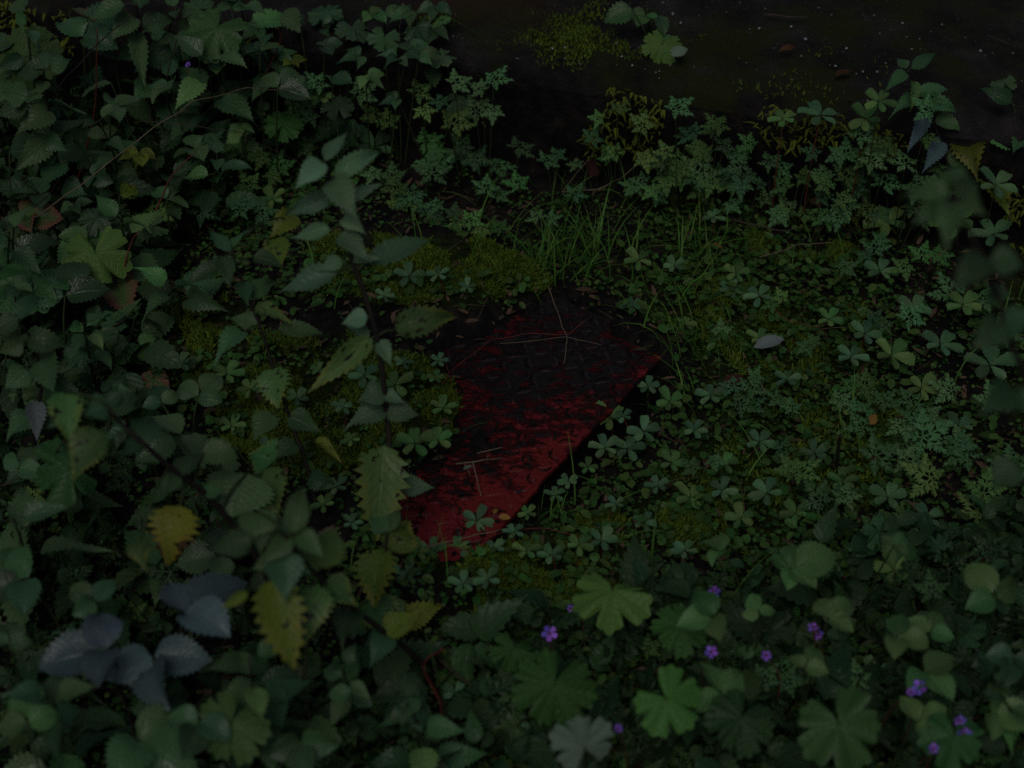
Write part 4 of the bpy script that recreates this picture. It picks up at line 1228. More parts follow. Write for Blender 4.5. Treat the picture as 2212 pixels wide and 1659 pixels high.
HR = [(904, 197, 44), (1027, 240, 46), (917, 317, 50), (980, 267, 46), (1024, 353, 52), (934, 387, 60), (937, 487, 50), (990, 493, 40), (897, 440, 44), (980, 457, 36), (984, 177, 40), (777, 200, 46), (1067, 173, 40), (1120, 400, 36), (1387, 273, 50), (1417, 410, 44), (1460, 233, 40), (1334, 233, 36), (1050, 420, 40), (840, 265, 44),
      (1498, 287, 44), (1555, 270, 46), (1518, 327, 50), (1508, 373, 54), (1565, 317, 44), (1622, 310, 40), (1552, 387, 44), (1695, 397, 44), (1705, 443, 44), (1648, 430, 34), (1858, 290, 46), (1922, 310, 52), (1828, 333, 50), (1882, 347, 52), (1955, 353, 54), (1912, 393, 60), (2018, 213, 40), (2008, 237, 40), (1735, 477, 38), (1892, 523, 38), (1828, 383, 44), (2022, 360, 46),
      (433, 447, 50), (300, 480, 60), (520, 467, 46), (470, 560, 34), (1618, 850, 40), (1598, 875, 44), (1711, 878, 40), (1815, 860, 36), (1908, 863, 40), (1968, 868, 46), (1988, 902, 60), (1991, 952, 66), (1958, 960, 56), (1891, 995, 62), (2008, 1045, 62), (2195, 995, 66), (2115, 1092, 62), (1775, 1068, 50), (1725, 1028, 46), (1865, 918, 54), (2061, 638, 64), (1885, 685, 36), (1961, 698, 44), (1820, 590, 36), (1990, 560, 44),
      (1560, 720, 34), (1690, 640, 30), (1760, 740, 32), (1870, 820, 40), (2090, 980, 60), (2140, 880, 56), (2060, 830, 50), (1940, 1130, 56), (1700, 960, 44), (1500, 1000, 40), (2170, 720, 56),
      (230, 1330, 50), (260, 1345, 44), (330, 1455, 50), (560, 1510, 54), (590, 1540, 56), (460, 1560, 50), (70, 1080, 40), (1690, 1440, 60), (1650, 1480, 56), (1760, 1450, 50), (1500, 1420, 52), (1560, 1430, 50), (1400, 1400, 44), (1260, 1345, 40), (2010, 1290, 50), (1850, 1480, 50), (1990, 1640, 56), (2120, 1640, 60), (1450, 1620, 50), (640, 1620, 50), (880, 1620, 50), (760, 1580, 46),
      (1280, 300, 34), (1330, 330, 36), (1240, 420, 34), (1440, 330, 40), (1600, 360, 40), (1660, 350, 40), (1760, 330, 38), (1780, 400, 38), (690, 180, 44), (640, 240, 44), (700, 300, 44), (600, 350, 40), (540, 400, 40), (850, 370, 44), (860, 420, 40), (1120, 330, 40), (1180, 360, 36), (1080, 480, 34), (1160, 470, 32)]
for a in HR: robert(*a, n=rng.choice([1, 2, 2, 3]))

# ------------------------------------------------------------------ purple flowers
def flower(px, py, z, size, label, nod=None):
    hub = at(px, py, z)
    s = pxw(hub, size * .85)
    b0 = hub + Vector((rng.uniform(-.03, .03), rng.uniform(-.01, .05), 0))
    base = on_ground(b0)
    t = thing('purple_flower', base, label, 'flower', 'purple flowers')
    tube('stem', [base - Vector((0, 0, .004)), (base + hub) / 2 + Vector((rng.uniform(-.01, .01), 0, .015)), hub], .0009, .0006, 'stem_r', t, 4, 4)
    nz = Vector(nod or (rng.uniform(-.5, .5), rng.uniform(-.9, -.1), .8)).normalized()
    x = nz.orthogonal().normalized(); y = nz.cross(x)
    for i in range(5):
        a = 2 * math.pi * i / 5
        d = x * math.cos(a) + y * math.sin(a) + nz * .25
        put_leaf(t, 'petal', 'petal', hub + d * s * .05, hub + d * s * .55, s * .36, nz, 0, 'petal')
    V, F = tube_geo([hub - nz * .008, hub - nz * .004, hub + nz * .001], .0010, .0018, 6, base)
    o = link('calyx', mesh_py('calyx', V, F, M['stem_r'])); o.parent = t
for a in [(1541, 1278, .13, 32, 'purple flower above the dark round leaf, right of the drooping lobed leaf', (.3, -.9, .5)), (1757, 1354, .13, 26, 'upper of the two touching purple flowers on bramble leaves', (-.3, -.9, .4)), (1767, 1370, .13, 26, 'lower of the two touching purple flowers on bramble leaves', (.5, -.8, .2)),
          (1536, 1408, .14, 30, 'purple flower with a red calyx at the right of the bright lobed leaf', (0, -.6, .8)), (1655, 1416, .14, 24, 'small purple flower between the red budded flower and the bramble pair', None), (1984, 1484, .16, 36, 'flat open purple flower over the lower right brambles', (.2, -.7, .8)), (1968, 1496, .16, 22, 'small purple flower touching the flat one at lower right', None),
          (2073, 1556, .17, 28, 'upper of two stacked purple flowers at lower right', (0, -.9, .5)), (2082, 1583, .17, 36, 'lower and larger of two stacked purple flowers at lower right', (.1, -1, .3)), (2016, 1616, .17, 24, 'dim purple flower near the bottom edge at right', None), (1187, 1369, .10, 38, 'purple flower below the plate, left of the drooping lobed leaf', (0, -.45, .9)),
          (1233, 1315, .09, 18, 'tiny purple bud flower below the near corner of the plate', None), (1335, 1574, .16, 20, 'tiny purple flower beside the pale leaf underside at bottom', None), (407, 140, .18, 15, 'small purple flower in the upper left thicket', None), (527, 238, .13, 15, 'small purple flower below the arching dry stem, upper left', None)]:
    flower(*a)

# ------------------------------------------------------------------ dry stems, twigs, runners
def strand(name, label, cat, pts, r0, r1, mat, group=None, onp=False, n=6):
    """pts as (px,py,height above the local surface)"""
    P = []
    for px, py, z in pts:
        P.append(at(px, py, z))
    Q = [P[0]]
    for a_, b_ in zip(P, P[1:]):                 # small kinks between the measured points
        L_ = (b_ - a_).length
        for f_ in (.33, .66, 1.0):
            j_ = min(.0025, L_ * .02)
            Q.append(a_.lerp(b_, f_) + Vector((rng.uniform(-j_, j_), rng.uniform(-j_, j_), rng.uniform(-j_, j_))))
    P, n = Q, 2
    o = tube(name, P, r0 * .75, r1 * .7, mat, None, 5, n)
    tag(o, label, cat, group)
    return o
for a in [
    ('dead_stem', 'long pale dry stem arching across the upper left thicket', [(50, 487, .12), (140, 425, .16), (240, 350, .20), (330, 278, .22), (417, 220, .23), (533, 190, .21), (643, 197, .16), (683, 240, .10), (700, 290, .02)], .0012, .0006, 'straw'),
    ('dead_stem', 'thin brown stem crossing under the arching dry stem, upper left', [(290, 262, .14), (420, 272, .15), (520, 285, .13), (640, 350, .06), (700, 400, .02)], .0009, .0006, 'twig'),
    ('dead_stem', 'dark cane slanting through the upper left corner', [(90, 260, .05), (117, 203, .17), (170, 140, .24), (230, 75, .28), (290, 30, .30)], .002, .0012, 'stem'),
    ('dead_stem', 'thin upright dry stalk left of the concrete ledge', [(850, 280, .01), (855, 180, .10), (862, 80, .18), (870, 10, .25)], .0011, .0006, 'straw'),
    ('dead_stem', 'curved dry stalk beside the left end of the concrete ledge', [(815, 290, .01), (845, 200, .08), (885, 100, .17), (890, 30, .22)], .0010, .0006, 'twig'),
    ('dead_stem', 'arched grey stalk in front of the ledge over the dead red leaf', [(1185, 214, .07), (1215, 220, .08), (1245, 260, .06), (1262, 310, .03), (1290, 380, .01)], .0011, .0007, 'twig'),
    ('dead_stem', 'long curved straw in front of the grass above the plate', [(1215, 415, .01), (1290, 410, .02), (1340, 385, .03), (1378, 355, .04)], .0012, .0007, 'straw'),
    ('dead_stem', 'short pale straw leaning right of the dead red leaf', [(1225, 400, .0), (1262, 355, .025), (1290, 320, .04)], .0010, .0006, 'straw'),
    ('straw', 'long bent straw lying across the upper half of the red plate', [(1174, 590, .045), (1200, 660, .045), (1224, 728, .042), (1219, 786, .036)], .0011, .0007, 'straw'),
    ('straw', 'thin straw lying level across the top of the red plate', [(1080, 742, .042), (1224, 728, .042), (1300, 745, .038)], .0006, .0005, 'straw'),
    ('straw', 'upper of two parallel straws on the soil bank of the plate', [(1030, 980, .048), (1060, 972, .05), (1085, 967, .046)], .0012, .0008, 'straw'),
    ('straw', 'lower of two parallel straws on the soil bank of the plate', [(985, 1002, .05), (1035, 996, .05), (1085, 988, .042)], .0013, .0009, 'straw'),
    ('straw', 'straw pointing down across the near half of the plate', [(1022, 1000, .05), (1032, 1040, .036), (1040, 1072, .034)], .0011, .0007, 'straw'),
    ('straw', 'short straw left of the downward pointing one on the plate', [(1003, 1000, .05), (1016, 1028, .036)], .0011, .0008, 'straw'),
    ('straw', 'stub of straw propped beneath the two parallel straws', [(1054, 985, .05), (1053, 1003, .034)], .0010, .0008, 'straw'),
    ('straw', 'long grey straw crossing the near end of the red plate', [(880, 1195, .05), (960, 1172, .05), (1060, 1148, .045), (1110, 1140, .03)], .0012, .0007, 'straw'),
    ('runner', 'thin red runner curving over the top of the red plate', [(955, 830, .05), (985, 790, .045), (1060, 735, .045), (1140, 720, .04), (1227, 722, .04), (1267, 690, .05)], .0008, .0006, 'stem_r'),
    ('runner', 'red runner on the moss beside the left edge of the plate', [(958, 770, .05), (972, 810, .045), (976, 850, .04), (975, 880, .045)], .0008, .0006, 'stem_r'),
    ('runner', 'red runner winding among leaves right of the plate', [(1640, 640, .02), (1700, 690, .02), (1760, 708, .02), (1785, 700, .03)], .0009, .0006, 'stem_r'),
    ('runner', 'reddish runner on the moss above the plate at left', [(800, 700, .03), (830, 665, .04), (850, 640, .04), (870, 620, .03)], .0009, .0006, 'stem_r'),
    ('runner', 'red runner crossing below the near end of the plate', [(980, 1190, .03), (1080, 1150, .03), (1180, 1140, .03), (1300, 1175, .02)], .0009, .0006, 'stem_r'),
    ('twig', 'straight twig on the moss left of the tall nettle stem', [(650, 1000, .05), (720, 985, .05), (810, 970, .05)], .0013, .0009, 'straw'),
    ('twig', 'dark forked twig lying in the moss left of the plate', [(490, 955, .02), (560, 930, .025), (640, 905, .02)], .0016, .0008, 'twig'),
    ('twig', 'twig slanting down the lower left with dew drops on it', [(300, 1000, .04), (340, 1030, .05), (400, 1080, .05), (470, 1150, .03)], .0011, .0008, 'twig'),
    ('twig', 'pale twig leaning behind the tall nettle', [(770, 560, .01), (850, 530, .02), (905, 505, .03), (925, 480, .03)], .0012, .0008, 'straw'),
    ('twig', 'short bright twig behind the tall nettle beside the pale one', [(855, 500, .02), (875, 512, .02)], .0013, .0010, 'straw'),
    ('twig', 'grey twig in the gap below the ledge at right', [(1640, 440, .01), (1620, 450, .015), (1575, 485, .0)], .0014, .0010, 'twig'),
    ('twig', 'dark twig lying under the herb robert at right', [(1575, 470, .02), (1680, 500, .03), (1740, 490, .02)], .0018, .0010, 'twig'),
    ('twig', 'long thin straw among the leaves right of the plate', [(1640, 555, .02), (1720, 530, .02), (1800, 522, .02)], .0010, .0007, 'straw'),
    ('twig', 'upright bleached twig right of the dark rusty leaf', [(1640, 880, .0), (1652, 850, .02), (1640, 815, .03)], .0012, .0008, 'straw'),
    ('twig', 'dark twig lying level below the near end of the plate', [(980, 1430, .03), (1060, 1410, .04), (1150, 1390, .03)], .0018, .0010, 'twig'),
    ('twig', 'reddish brown twig slanting at the bottom left of centre', [(945, 1420, .03), (990, 1460, .04), (1030, 1490, .03)], .0018, .0012, 'twig'),
    ('twig', 'pale thin twig standing below the near corner of the plate', [(1170, 1285, .02), (1190, 1300, .03), (1182, 1330, .02)], .0014, .0009, 'straw'),
    ('twig', 'dark cane standing on the moss among right hand leaves', [(1810, 1020, .0), (1808, 980, .04), (1815, 940, .08)], .004, .003, 'stem'),
    ('twig', 'thin brown cane crossing the left edge of the picture', [(0, 1050, .12), (80, 1010, .14), (170, 960, .16), (230, 920, .17)], .0014, .0010, 'twig'),
    ('twig', 'dark cane behind the left bramble leaves', [(270, 690, .12), (220, 720, .12), (180, 745, .1)], .0024, .0018, 'stem'),
    ('twig', 'thin dry twig lying on the concrete ledge at right', [(2130, 75, .18), (2180, 95, .18), (2212, 102, .18)], .001, .0007, 'twig'),
    ('twig', 'dark stick lying on the concrete ledge near the top', [(1655, 32, .182), (1700, 36, .182), (1745, 38, .18)], .0026, .0018, 'twig'),
    ('dead_stem', 'pale green stalk bending at the bottom between lobed leaves', [(975, 1600, .05), (960, 1520, .10), (940, 1440, .14), (920, 1370, .17)], .0018, .0012, 'stem_g'),
    ('dead_stem', 'light green stalk arching along the bottom edge', [(1290, 1650, .16), (1330, 1632, .19), (1370, 1625, .19), (1392, 1640, .16)], .0018, .0014, 'stem_g'),
]:
    strand(a[0], a[1], {'dead_stem': 'stem', 'straw': 'straw', 'runner': 'runner', 'twig': 'twig'}[a[0]], a[2], a[3], a[4], a[5])

sk = 0
for (x0, y0, x1, y1, h_) in [(150, 420, 210, 60, .3), (420, 300, 380, 30, .28), (260, 560, 420, 330, .16), (620, 300, 600, 60, .24), (40, 640, 130, 380, .2), (330, 700, 300, 500, .16), (90, 1180, 190, 930, .22), (480, 1300, 360, 1120, .2), (700, 1620, 640, 1330, .26), (300, 1640, 250, 1450, .22), (880, 1640, 960, 1400, .2), (760, 330, 770, 120, .2)]:
    a_, b_ = on_ground(at(x0, y0, 0)), at(x1, y1, h_)
    m_ = a_.lerp(b_, .5) + Vector((rng.uniform(-.03, .03), rng.uniform(-.02, .02), rng.uniform(-.01, .03)))
    m2 = a_.lerp(b_, .8) + Vector((rng.uniform(-.02, .02), 0, rng.uniform(-.0, .02)))
    o = tube('dead_stem', [a_ - Vector((0, 0, .01)), m_, m2, b_], .0016, .0006, rng.choice(['stem', 'twig', 'stem_r']), None, 5, 4)
    auto(o, 'thin leafless stem', 'stem', 'leafless stems in the thicket', x1, y1)

# ------------------------------------------------------------------ fallen leaves
def fallen(label, px, py, z, size, head, mat, kind='plain', tilt=(0, -.4, 1), k=None, w=None):
    b = at(px, py, 0)
    c = at(px, py, max(surf(b), PZ if (b - eA).dot(ey) > 0 and abs((b - eA).dot(ex) - PL / 2) < PL / 2 and (b - eA).dot(ey) < PD else -1) + z)
    s = pxw(c, size)
    d = Vector((math.cos(R(head)), math.sin(R(head)), 0)) * s * .5
    o = put_leaf(None, kind, mat, c - d, c + d, (w or .5) * s, Vector(tilt), 0, 'fallen_leaf', k)
    tag(o, label, 'leaf', 'fallen leaves')
for a in [('curled brown dead leaf resting on lobed leaves at left', 268, 588, .09, 66, 330, 'dead', 'bramble', (.2, -.7, 1), 2, .8),
          ('grey lilac fallen leaf on the grass right of the plate', 1661, 742, .03, 74, 20, 'dead_lilac', 'plain', (.1, -.5, 1), 1, .42),
          ('crumpled red brown dead leaf standing below the concrete ledge', 1277, 362, .03, 64, 80, 'dead_red', 'ragged', (.2, -.9, .5), 2, .5),
          ('rusty dead leaf bits lying right of the plate edge', 1585, 822, .02, 56, 30, 'dead_red', 'ragged', (.1, -.4, 1), 1, .5),
          ('small orange leaf at the near end of the plate', 1090, 1118, .012, 26, 350, 'orange', 'plain', (0, -.3, 1), 0, .6),
          ('tiny orange scrap beside the small orange leaf', 1070, 1105, .012, 18, 60, 'orange', 'plain', (0, -.3, 1), 1, .6),
          ('thin pale fallen leaf on dark soil left of the plate top', 1020, 694, .008, 30, 10, 'dead', 'plain', (0, -.3, 1), 0, .4),
          ('small peach coloured leaf right of the grass tuft', 1545, 533, .02, 32, 160, 'orange', 'plain', (0, -.3, 1), 1, .4),
          ('brown leaf lying on the concrete ledge, upper right', 1822, 160, .006, 44, 20, 'dead_red', 'plain', (0, -.2, 1), 1, .45),
          ('reddish leaf scrap on the concrete ledge left of the brown leaf', 1700, 108, .006, 40, 25, 'dead_red', 'plain', (0, -.2, 1), 2, .3),
          ('round pale leaf on the edge of the concrete ledge', 1467, 112, .02, 44, 30, 'pale', 'avens', (0, -.6, 1), 0, .6),
          ('curled pale leaf on a green stalk at lower right', 2101, 1420, .12, 56, 70, 'pale', 'plain', (.6, -.7, .5), 2, .4),
          ('withered pinkish leaf behind the left bramble leaves', 430, 1215, .06, 60, 80, 'dead', 'ragged', (.3, -.8, .5), 2, .4),
          ('dark brown leaf in shadow right of the grass below the ledge', 1760, 440, .02, 40, 300, 'dead', 'plain', (.2, -.6, .8), 3, .5),
          ('reddish brown leaf among plants at the right edge', 1885, 905, .04, 36, 60, 'orange', 'ragged', (.2, -.6, .8), 1, .5),
          ('pale scrap of leaf on the moss bank beside the plate', 1010, 1010, .02, 22, 30, 'pale', 'plain', (0, -.3, 1), 0, .4)]:
    fallen(*a)

# dew drops on the twig and a wet glint on the plate
def drop_mat():
    m, nt, out = nt_new('water_drop')
    b = nt.nodes.new('ShaderNodeBsdfPrincipled')
    b.inputs['Base Color'].default_value = (.9, .92, 1, 1); b.inputs['Roughness'].default_value = .05
    b.inputs['Transmission Weight'].default_value = 1.0; b.inputs['IOR'].default_value = 1.33
    nt.links.new(b.outputs[0], out.inputs['Surface'])
    return m
M['drop'] = drop_mat()
def drop(px, py, z, r, label):
    V, F = [], []
    n, m = 8, 6
    c = at(px, py, z)
    for j in range(m + 1):
        ph = math.pi * j / m
        for i in range(n):
            th = 2 * math.pi * i / n
            V.append((r * math.sin(ph) * math.cos(th), r * math.sin(ph) * math.sin(th), r * 1.15 * math.cos(ph)))
    for j in range(m):
        for i in range(n):
            F.append((j * n + i, j * n + (i + 1) % n, (j + 1) * n + (i + 1) % n, (j + 1) * n + i))
    o = link('dew_drop', mesh_py('dew_drop', V, F, M['drop']), None, Matrix.Translation(c))
    tag(o, label, 'drop', 'dew drops')
drop(325, 1017, .046, .0028, 'upper left of two shining dew drops on the slanting twig')
drop(352, 1041, .05, .0034, 'lower right of two shining dew drops on the slanting twig')

# ------------------------------------------------------------------ grass tufts
def blade_geo(base, d, L, w, bend, nseg=5):
    V, F = [], []
    side = Vector((-d.y, d.x, 0)).normalized()
    p = base.copy()
    el = R(rng.uniform(55, 88))
    for i in range(nseg + 1):
        t = i / nseg
        ww = w * (1 - t ** 1.5) + .0001
        V += [p - side * ww, p + Vector((0, 0, -.15 * ww)), p + side * ww]
        e = el - bend * t
        p = p + (d * math.cos(e) + Vector((0, 0, 1)) * math.sin(e)) * (L / nseg)
    for i in range(nseg):
        a = i * 3
        F += [(a, a + 1, a + 4, a + 3), (a + 1, a + 2, a + 5, a + 4)]
    return V, F
BLADES = []
for b_ in range(10):
    v, f = blade_geo(Vector((0, 0, 0)), Vector((1, 0, 0)), 1.0, rng.uniform(.006, .014), rng.uniform(.9, 2.3))
    BLADES.append(mesh_py('blade', v, f, M['grass_blade']))
def tuft(label, px, py, n, L, spread, head=None, hs=180):
    """each blade is a part of its tuft"""
    base = on_ground(at(px, py, 0))
    t = thing('grass_tuft', base, label, 'grass', 'grass tufts')
    L *= .72
    for _ in range(int(n * .6)):
        a = R(rng.uniform(0, 360)) if head is None else R(head + rng.uniform(-hs, hs))
        b = base + Vector((rng.gauss(0, spread), rng.gauss(0, spread), 0))
        b.z = gz(b.x, b.y) - .003
        s = L * rng.uniform(.4, 1.15)
        link('blade', rng.choice(BLADES), t, Matrix.Translation(b) @ Matrix.Rotation(a, 4, 'Z') @ Matrix.Diagonal((s, s, s, 1)))
for a in [('thick grass tuft above the upper corner of the red plate', 1255, 560, 150, .15, .028), ('grass tuft left of the bare soil patch above the plate', 1170, 585, 110, .13, .022), ('grass tuft right of the bare soil patch above the plate', 1500, 560, 110, .13, .03),
          ('grass clump overhanging the far right corner of the plate', 1490, 770, 130, .13, .025, 200, 110), ('grass tuft along the right edge of the plate', 1470, 860, 50, .11, .02, 200, 120), ('fine grass behind the dead red leaf', 1260, 430, 60, .10, .04), ('sparse grass in front of the moss above the plate', 1040, 590, 60, .12, .05),
          ('fine grass below the near corner of the plate', 1180, 1120, 70, .07, .02), ('sparse grass at the left of the slanting twig', 30, 1020, 60, .09, .04), ('sparse grass left of the plate end', 900, 1240, 40, .09, .03), ('thin grass right of the grey lilac leaf', 1600, 760, 60, .09, .02), ('thin grass on the right behind the lilac leaf', 1440, 620, 70, .11, .04)]:
    tuft(*a)

# ------------------------------------------------------------------ scattered stuff (uncountable cover)
def scatter(name, tmpl, pos, yaw, pitch, roll, scale, mat, label, kind='stuff', cat=None):
    V0, F0, UV0 = (np.asarray(q) for q in tmpl)
    N_ = len(pos)
    cz, sz_ = np.cos(yaw), np.sin(yaw); cx, sx = np.cos(pitch), np.sin(pitch); cy, sy = np.cos(roll), np.sin(roll)
    O = np.zeros(N_); I = np.ones(N_)
    Rz = np.stack([cz, -sz_, O, sz_, cz, O, O, O, I], 1).reshape(-1, 3, 3)
    Rx = np.stack([I, O, O, O, cx, -sx, O, sx, cx], 1).reshape(-1, 3, 3)
    Ry = np.stack([cy, O, sy, O, I, O, -sy, O, cy], 1).reshape(-1, 3, 3)
    A = Rz @ Rx @ Ry * np.asarray(scale)[:, None, None]
    V = np.einsum('nij,kj->nki', A, V0) + np.asarray(pos)[:, None, :]
    k = len(V0)
    F = (F0[None] + (np.arange(N_) * k)[:, None, None]).reshape(-1, F0.shape[1])
    o = link(name, mesh_np(name, V.reshape(-1, 3), F, np.tile(UV0, (N_, 1)), M[mat]))
    tag(o, label, cat, None, kind)
    return o

def world_pts(n, x0=-1.25, x1=1.25, y0=.75, y1=3.2):
    return npr.uniform(x0, x1, n), npr.uniform(y0, y1, n)
def on_plate(x, y, m=0.0):
    u = (x - eA.x) * ex.x + (y - eA.y) * ex.y
    v = (x - eA.x) * ey.x + (y - eA.y) * ey.y
    return (poly_dist(x, y, EXPW) > m) & (v > -.03) & (u > -.02) & (u < PL + .02)
def trench(x, y):
    u = (x - eA.x) * ex.x + (y - eA.y) * ex.y
    v = (x - eA.x) * ey.x + (y - eA.y) * ey.y
    return (u > .0) & (u < PL - .10) & (v > -.010) & (v < .02)
BARE = [[(600, 690), (960, 690), (1100, 690), (1190, 640), (960, 790), (900, 770), (700, 770), (590, 760)], [(1290, 510), (1440, 500), (1470, 560), (1330, 580)], [(1290, 640), (1500, 640), (1520, 700), (1450, 745), (1330, 700)], [(1170, 600), (1330, 600), (1330, 660), (1180, 650)]]
def bare(x, y):
    px, py = to_px(x, y, np.full(len(x), .02))
    r = np.zeros(len(x), bool)
    for p in BARE: r |= in_poly(px, py, p)
    return r

# small round creeping leaves
V1, F1, UV1 = leaf_geo(1.0, 3, .0, .5, .5, .12, .4, .0, 2, 1, 0, 1)
def cover(n, dens, label, mat, tm, smin, smax, zmax):
    x, y = world_pts(n)
    dn = fbm(x, y, 3.2, 3) + .8 * fbm(x + 5, y, 14, 2)
    px, py = to_px(x, y, np.zeros(n))
    rightish = sstep(1000, 1500, px) * sstep(420, 700, py)
    mossy = np.zeros(n, bool)
    for q in MOSS[:3]: mossy |= in_poly(px, py, q)
    keep = (dn + .35 * rightish > dens + .45 * mossy) & ~on_plate(x, y, -.012) & ~trench(x, y) & (behind_edge(x, y) < -.03) & ~(bare(x, y) & (npr.rand(n) < .93))
    x, y = x[keep], y[keep]
    k = len(x)
    z = np.maximum(ground_z(x, y), -.012) + npr.uniform(.002, zmax, k)
    scatter('ground_cover', tm, np.stack([x, y, z], 1), npr.uniform(0, 6.28, k), npr.uniform(-.5, .35, k), npr.uniform(-.4, .4, k), npr.uniform(smin, smax, k), mat, label)
    print('cover', k)
cover(30000, -.02, 'small round creeping leaves carpeting the ground', 'cover', (V1, F1, UV1), .0045, .0125, .022)
cover(75000, -.35, 'minute leaves and seedlings covering the ground', 'cover', (V1, F1, UV1), .0025, .0065, .012)
V2, F2, UV2 = leaf_geo(.6, 3, .08, .5, .6, .25, .5, .0, 3, 1, 0, 4)
cover(26000, .08, 'tiny oval seedling leaves between the larger plants', 'cover', (V2, F2, UV2), .006, .017, .03)

# dense low leaves of the thicket at left and in front
def thicket(n, polys, zr, label, mat, tm, smin, smax):
    P = []
    for poly in polys:
        xs = [p[0] for p in poly]; ys = [p[1] for p in poly]
        wp = [at(a, b, .05) for a, b in poly]
        m = int(n / len(polys))
        x = npr.uniform(min(p.x for p in wp), max(p.x for p in wp), m); y = npr.uniform(min(p.y for p in wp), max(p.y for p in wp), m)
        px, py = to_px(x, y, np.full(m, .05))
        k = in_poly(px, py, poly) & (behind_edge(x, y) < -.02)
        P.append(np.stack([x[k], y[k]], 1))
    P = np.concatenate(P)
    k = len(P)
    z = ground_z(P[:, 0], P[:, 1]) + npr.uniform(zr[0], zr[1], k)
    scatter('undergrowth', tm, np.stack([P[:, 0], P[:, 1], z], 1), npr.uniform(0, 6.28, k), npr.uniform(-1.2, .5, k), npr.uniform(-.9, .9, k), smin + (smax - smin) * npr.rand(k) ** 1.8, mat, label)
    print('thicket', k)
M['under'] = leaf_mat('undergrowth_leaf', (.014, .034, .017), (.055, .098, .048), .5, 5, .15, island=True, spec=.35)
V3, F3, UV3 = leaf_geo(.66, 6, .14, .38, .62, .2, .5, .0, 5, 1, 0, 6)
TL = [(-250, -150), (900, -150), (960, 180), (760, 300), (560, 330), (420, 420), (330, 520), (120, 640), (-250, 700)]
LL = [(-250, 640), (160, 640), (330, 700), (380, 1000), (560, 1150), (760, 1330), (940, 1480), (1000, 1900), (-250, 1900)]
LR = [(1000, 1360), (1480, 1250), (1900, 1130), (2450, 1000), (2450, 1900), (1000, 1900)]
V4, F4, UV4 = leaf_geo(.46, 8, .2, .28, .68, .25, .6, .0, 6, 1, .2, 9)
lv, lf_, lu = lobed_geo(5, 320, .38, 2, .6, .2, 4)
lf_ = [f for f in lf_]
LF = []
for f in lf_:
    LF.append((f[0], f[1], f[2])); 
    if len(f) == 4: LF.append((f[0], f[2], f[3]))
V5, F5, UV5 = np.array(lv) * .62, np.array(LF), np.array(lu)
rv, rf, ru = robert_geo(5)
V6, F6, UV6 = np.array(rv), np.array(rf), np.array(ru)
def tri(F):
    F = np.asarray(F)
    return np.concatenate([F[:, :3], F[:, [0, 2, 3]]]) if F.shape[1] == 4 else F
for nm, polys, zr, cnt in (('upper left thicket', [TL], (.0, .11), 2600), ('lower left', [LL], (.0, .08), 1700), ('lower right', [LR], (.0, .06), 2100)):
    thicket(int(cnt * .45), polys, zr, 'narrow toothed leaves of the undergrowth in the ' + nm, 'under', (V4, tri(F4), UV4), .025, .075)
    thicket(int(cnt * .28), polys, zr, 'broad toothed leaves of the undergrowth in the ' + nm, 'under', (V3, tri(F3), UV3), .018, .05)
    thicket(int(cnt * .14), polys, zr, 'small lobed leaves of the undergrowth in the ' + nm, 'under', (V5, F5, UV5), .022, .05)
    thicket(int(cnt * .16), polys, zr, 'feathery leaves of the undergrowth in the ' + nm, 'under', (V6, F6, UV6), .025, .05)

# moss: short upright tufts
Vm = np.array([(-.16, 0, 0), (.16, 0, 0), (.10, .12, .55), (-.10, .12, .55), (.0, .35, 1.0)]); Fm = np.array([(0, 1, 2), (0, 2, 3), (3, 2, 4)]); Um = np.zeros((5, 2))
def moss():
    P = []
    for i, poly in enumerate(MOSS):
        wp = [at(a, b, .02) for a, b in poly]
        m = 60000 if i < 2 else 22000
        x = npr.uniform(min(p.x for p in wp) - .03, max(p.x for p in wp) + .03, m); y = npr.uniform(min(p.y for p in wp) - .03, max(p.y for p in wp) + .03, m)
        wpl = [(p.x, p.y) for p in wp]
        d = poly_dist(x, y, wpl) + .05 * fbm(x, y, 12, 3)
        clump = fbm(x, y, 26, 3)
        k = (d > 0) & (clump > (-.12 if i < 2 else .05)) & ~on_plate(x, y, .004) & ~trench(x, y)
        P.append(np.stack([x[k], y[k], clump[k]], 1))
    P = np.concatenate(P)
    k = len(P)
    z = ground_z(P[:, 0], P[:, 1]) + .012 * np.clip(P[:, 2] + .3, 0, 1) - .002
    # cushions under the tufts are the ground itself, raised by the clump height
    scatter('moss', (Vm, Fm, Um), np.stack([P[:, 0], P[:, 1], z], 1), npr.uniform(0, 6.28, k), npr.uniform(-.7, .7, k), npr.uniform(-.7, .7, k), npr.uniform(.005, .012, k), 'moss', 'green cushions of moss around the red plate')
    print('moss', k)
moss()

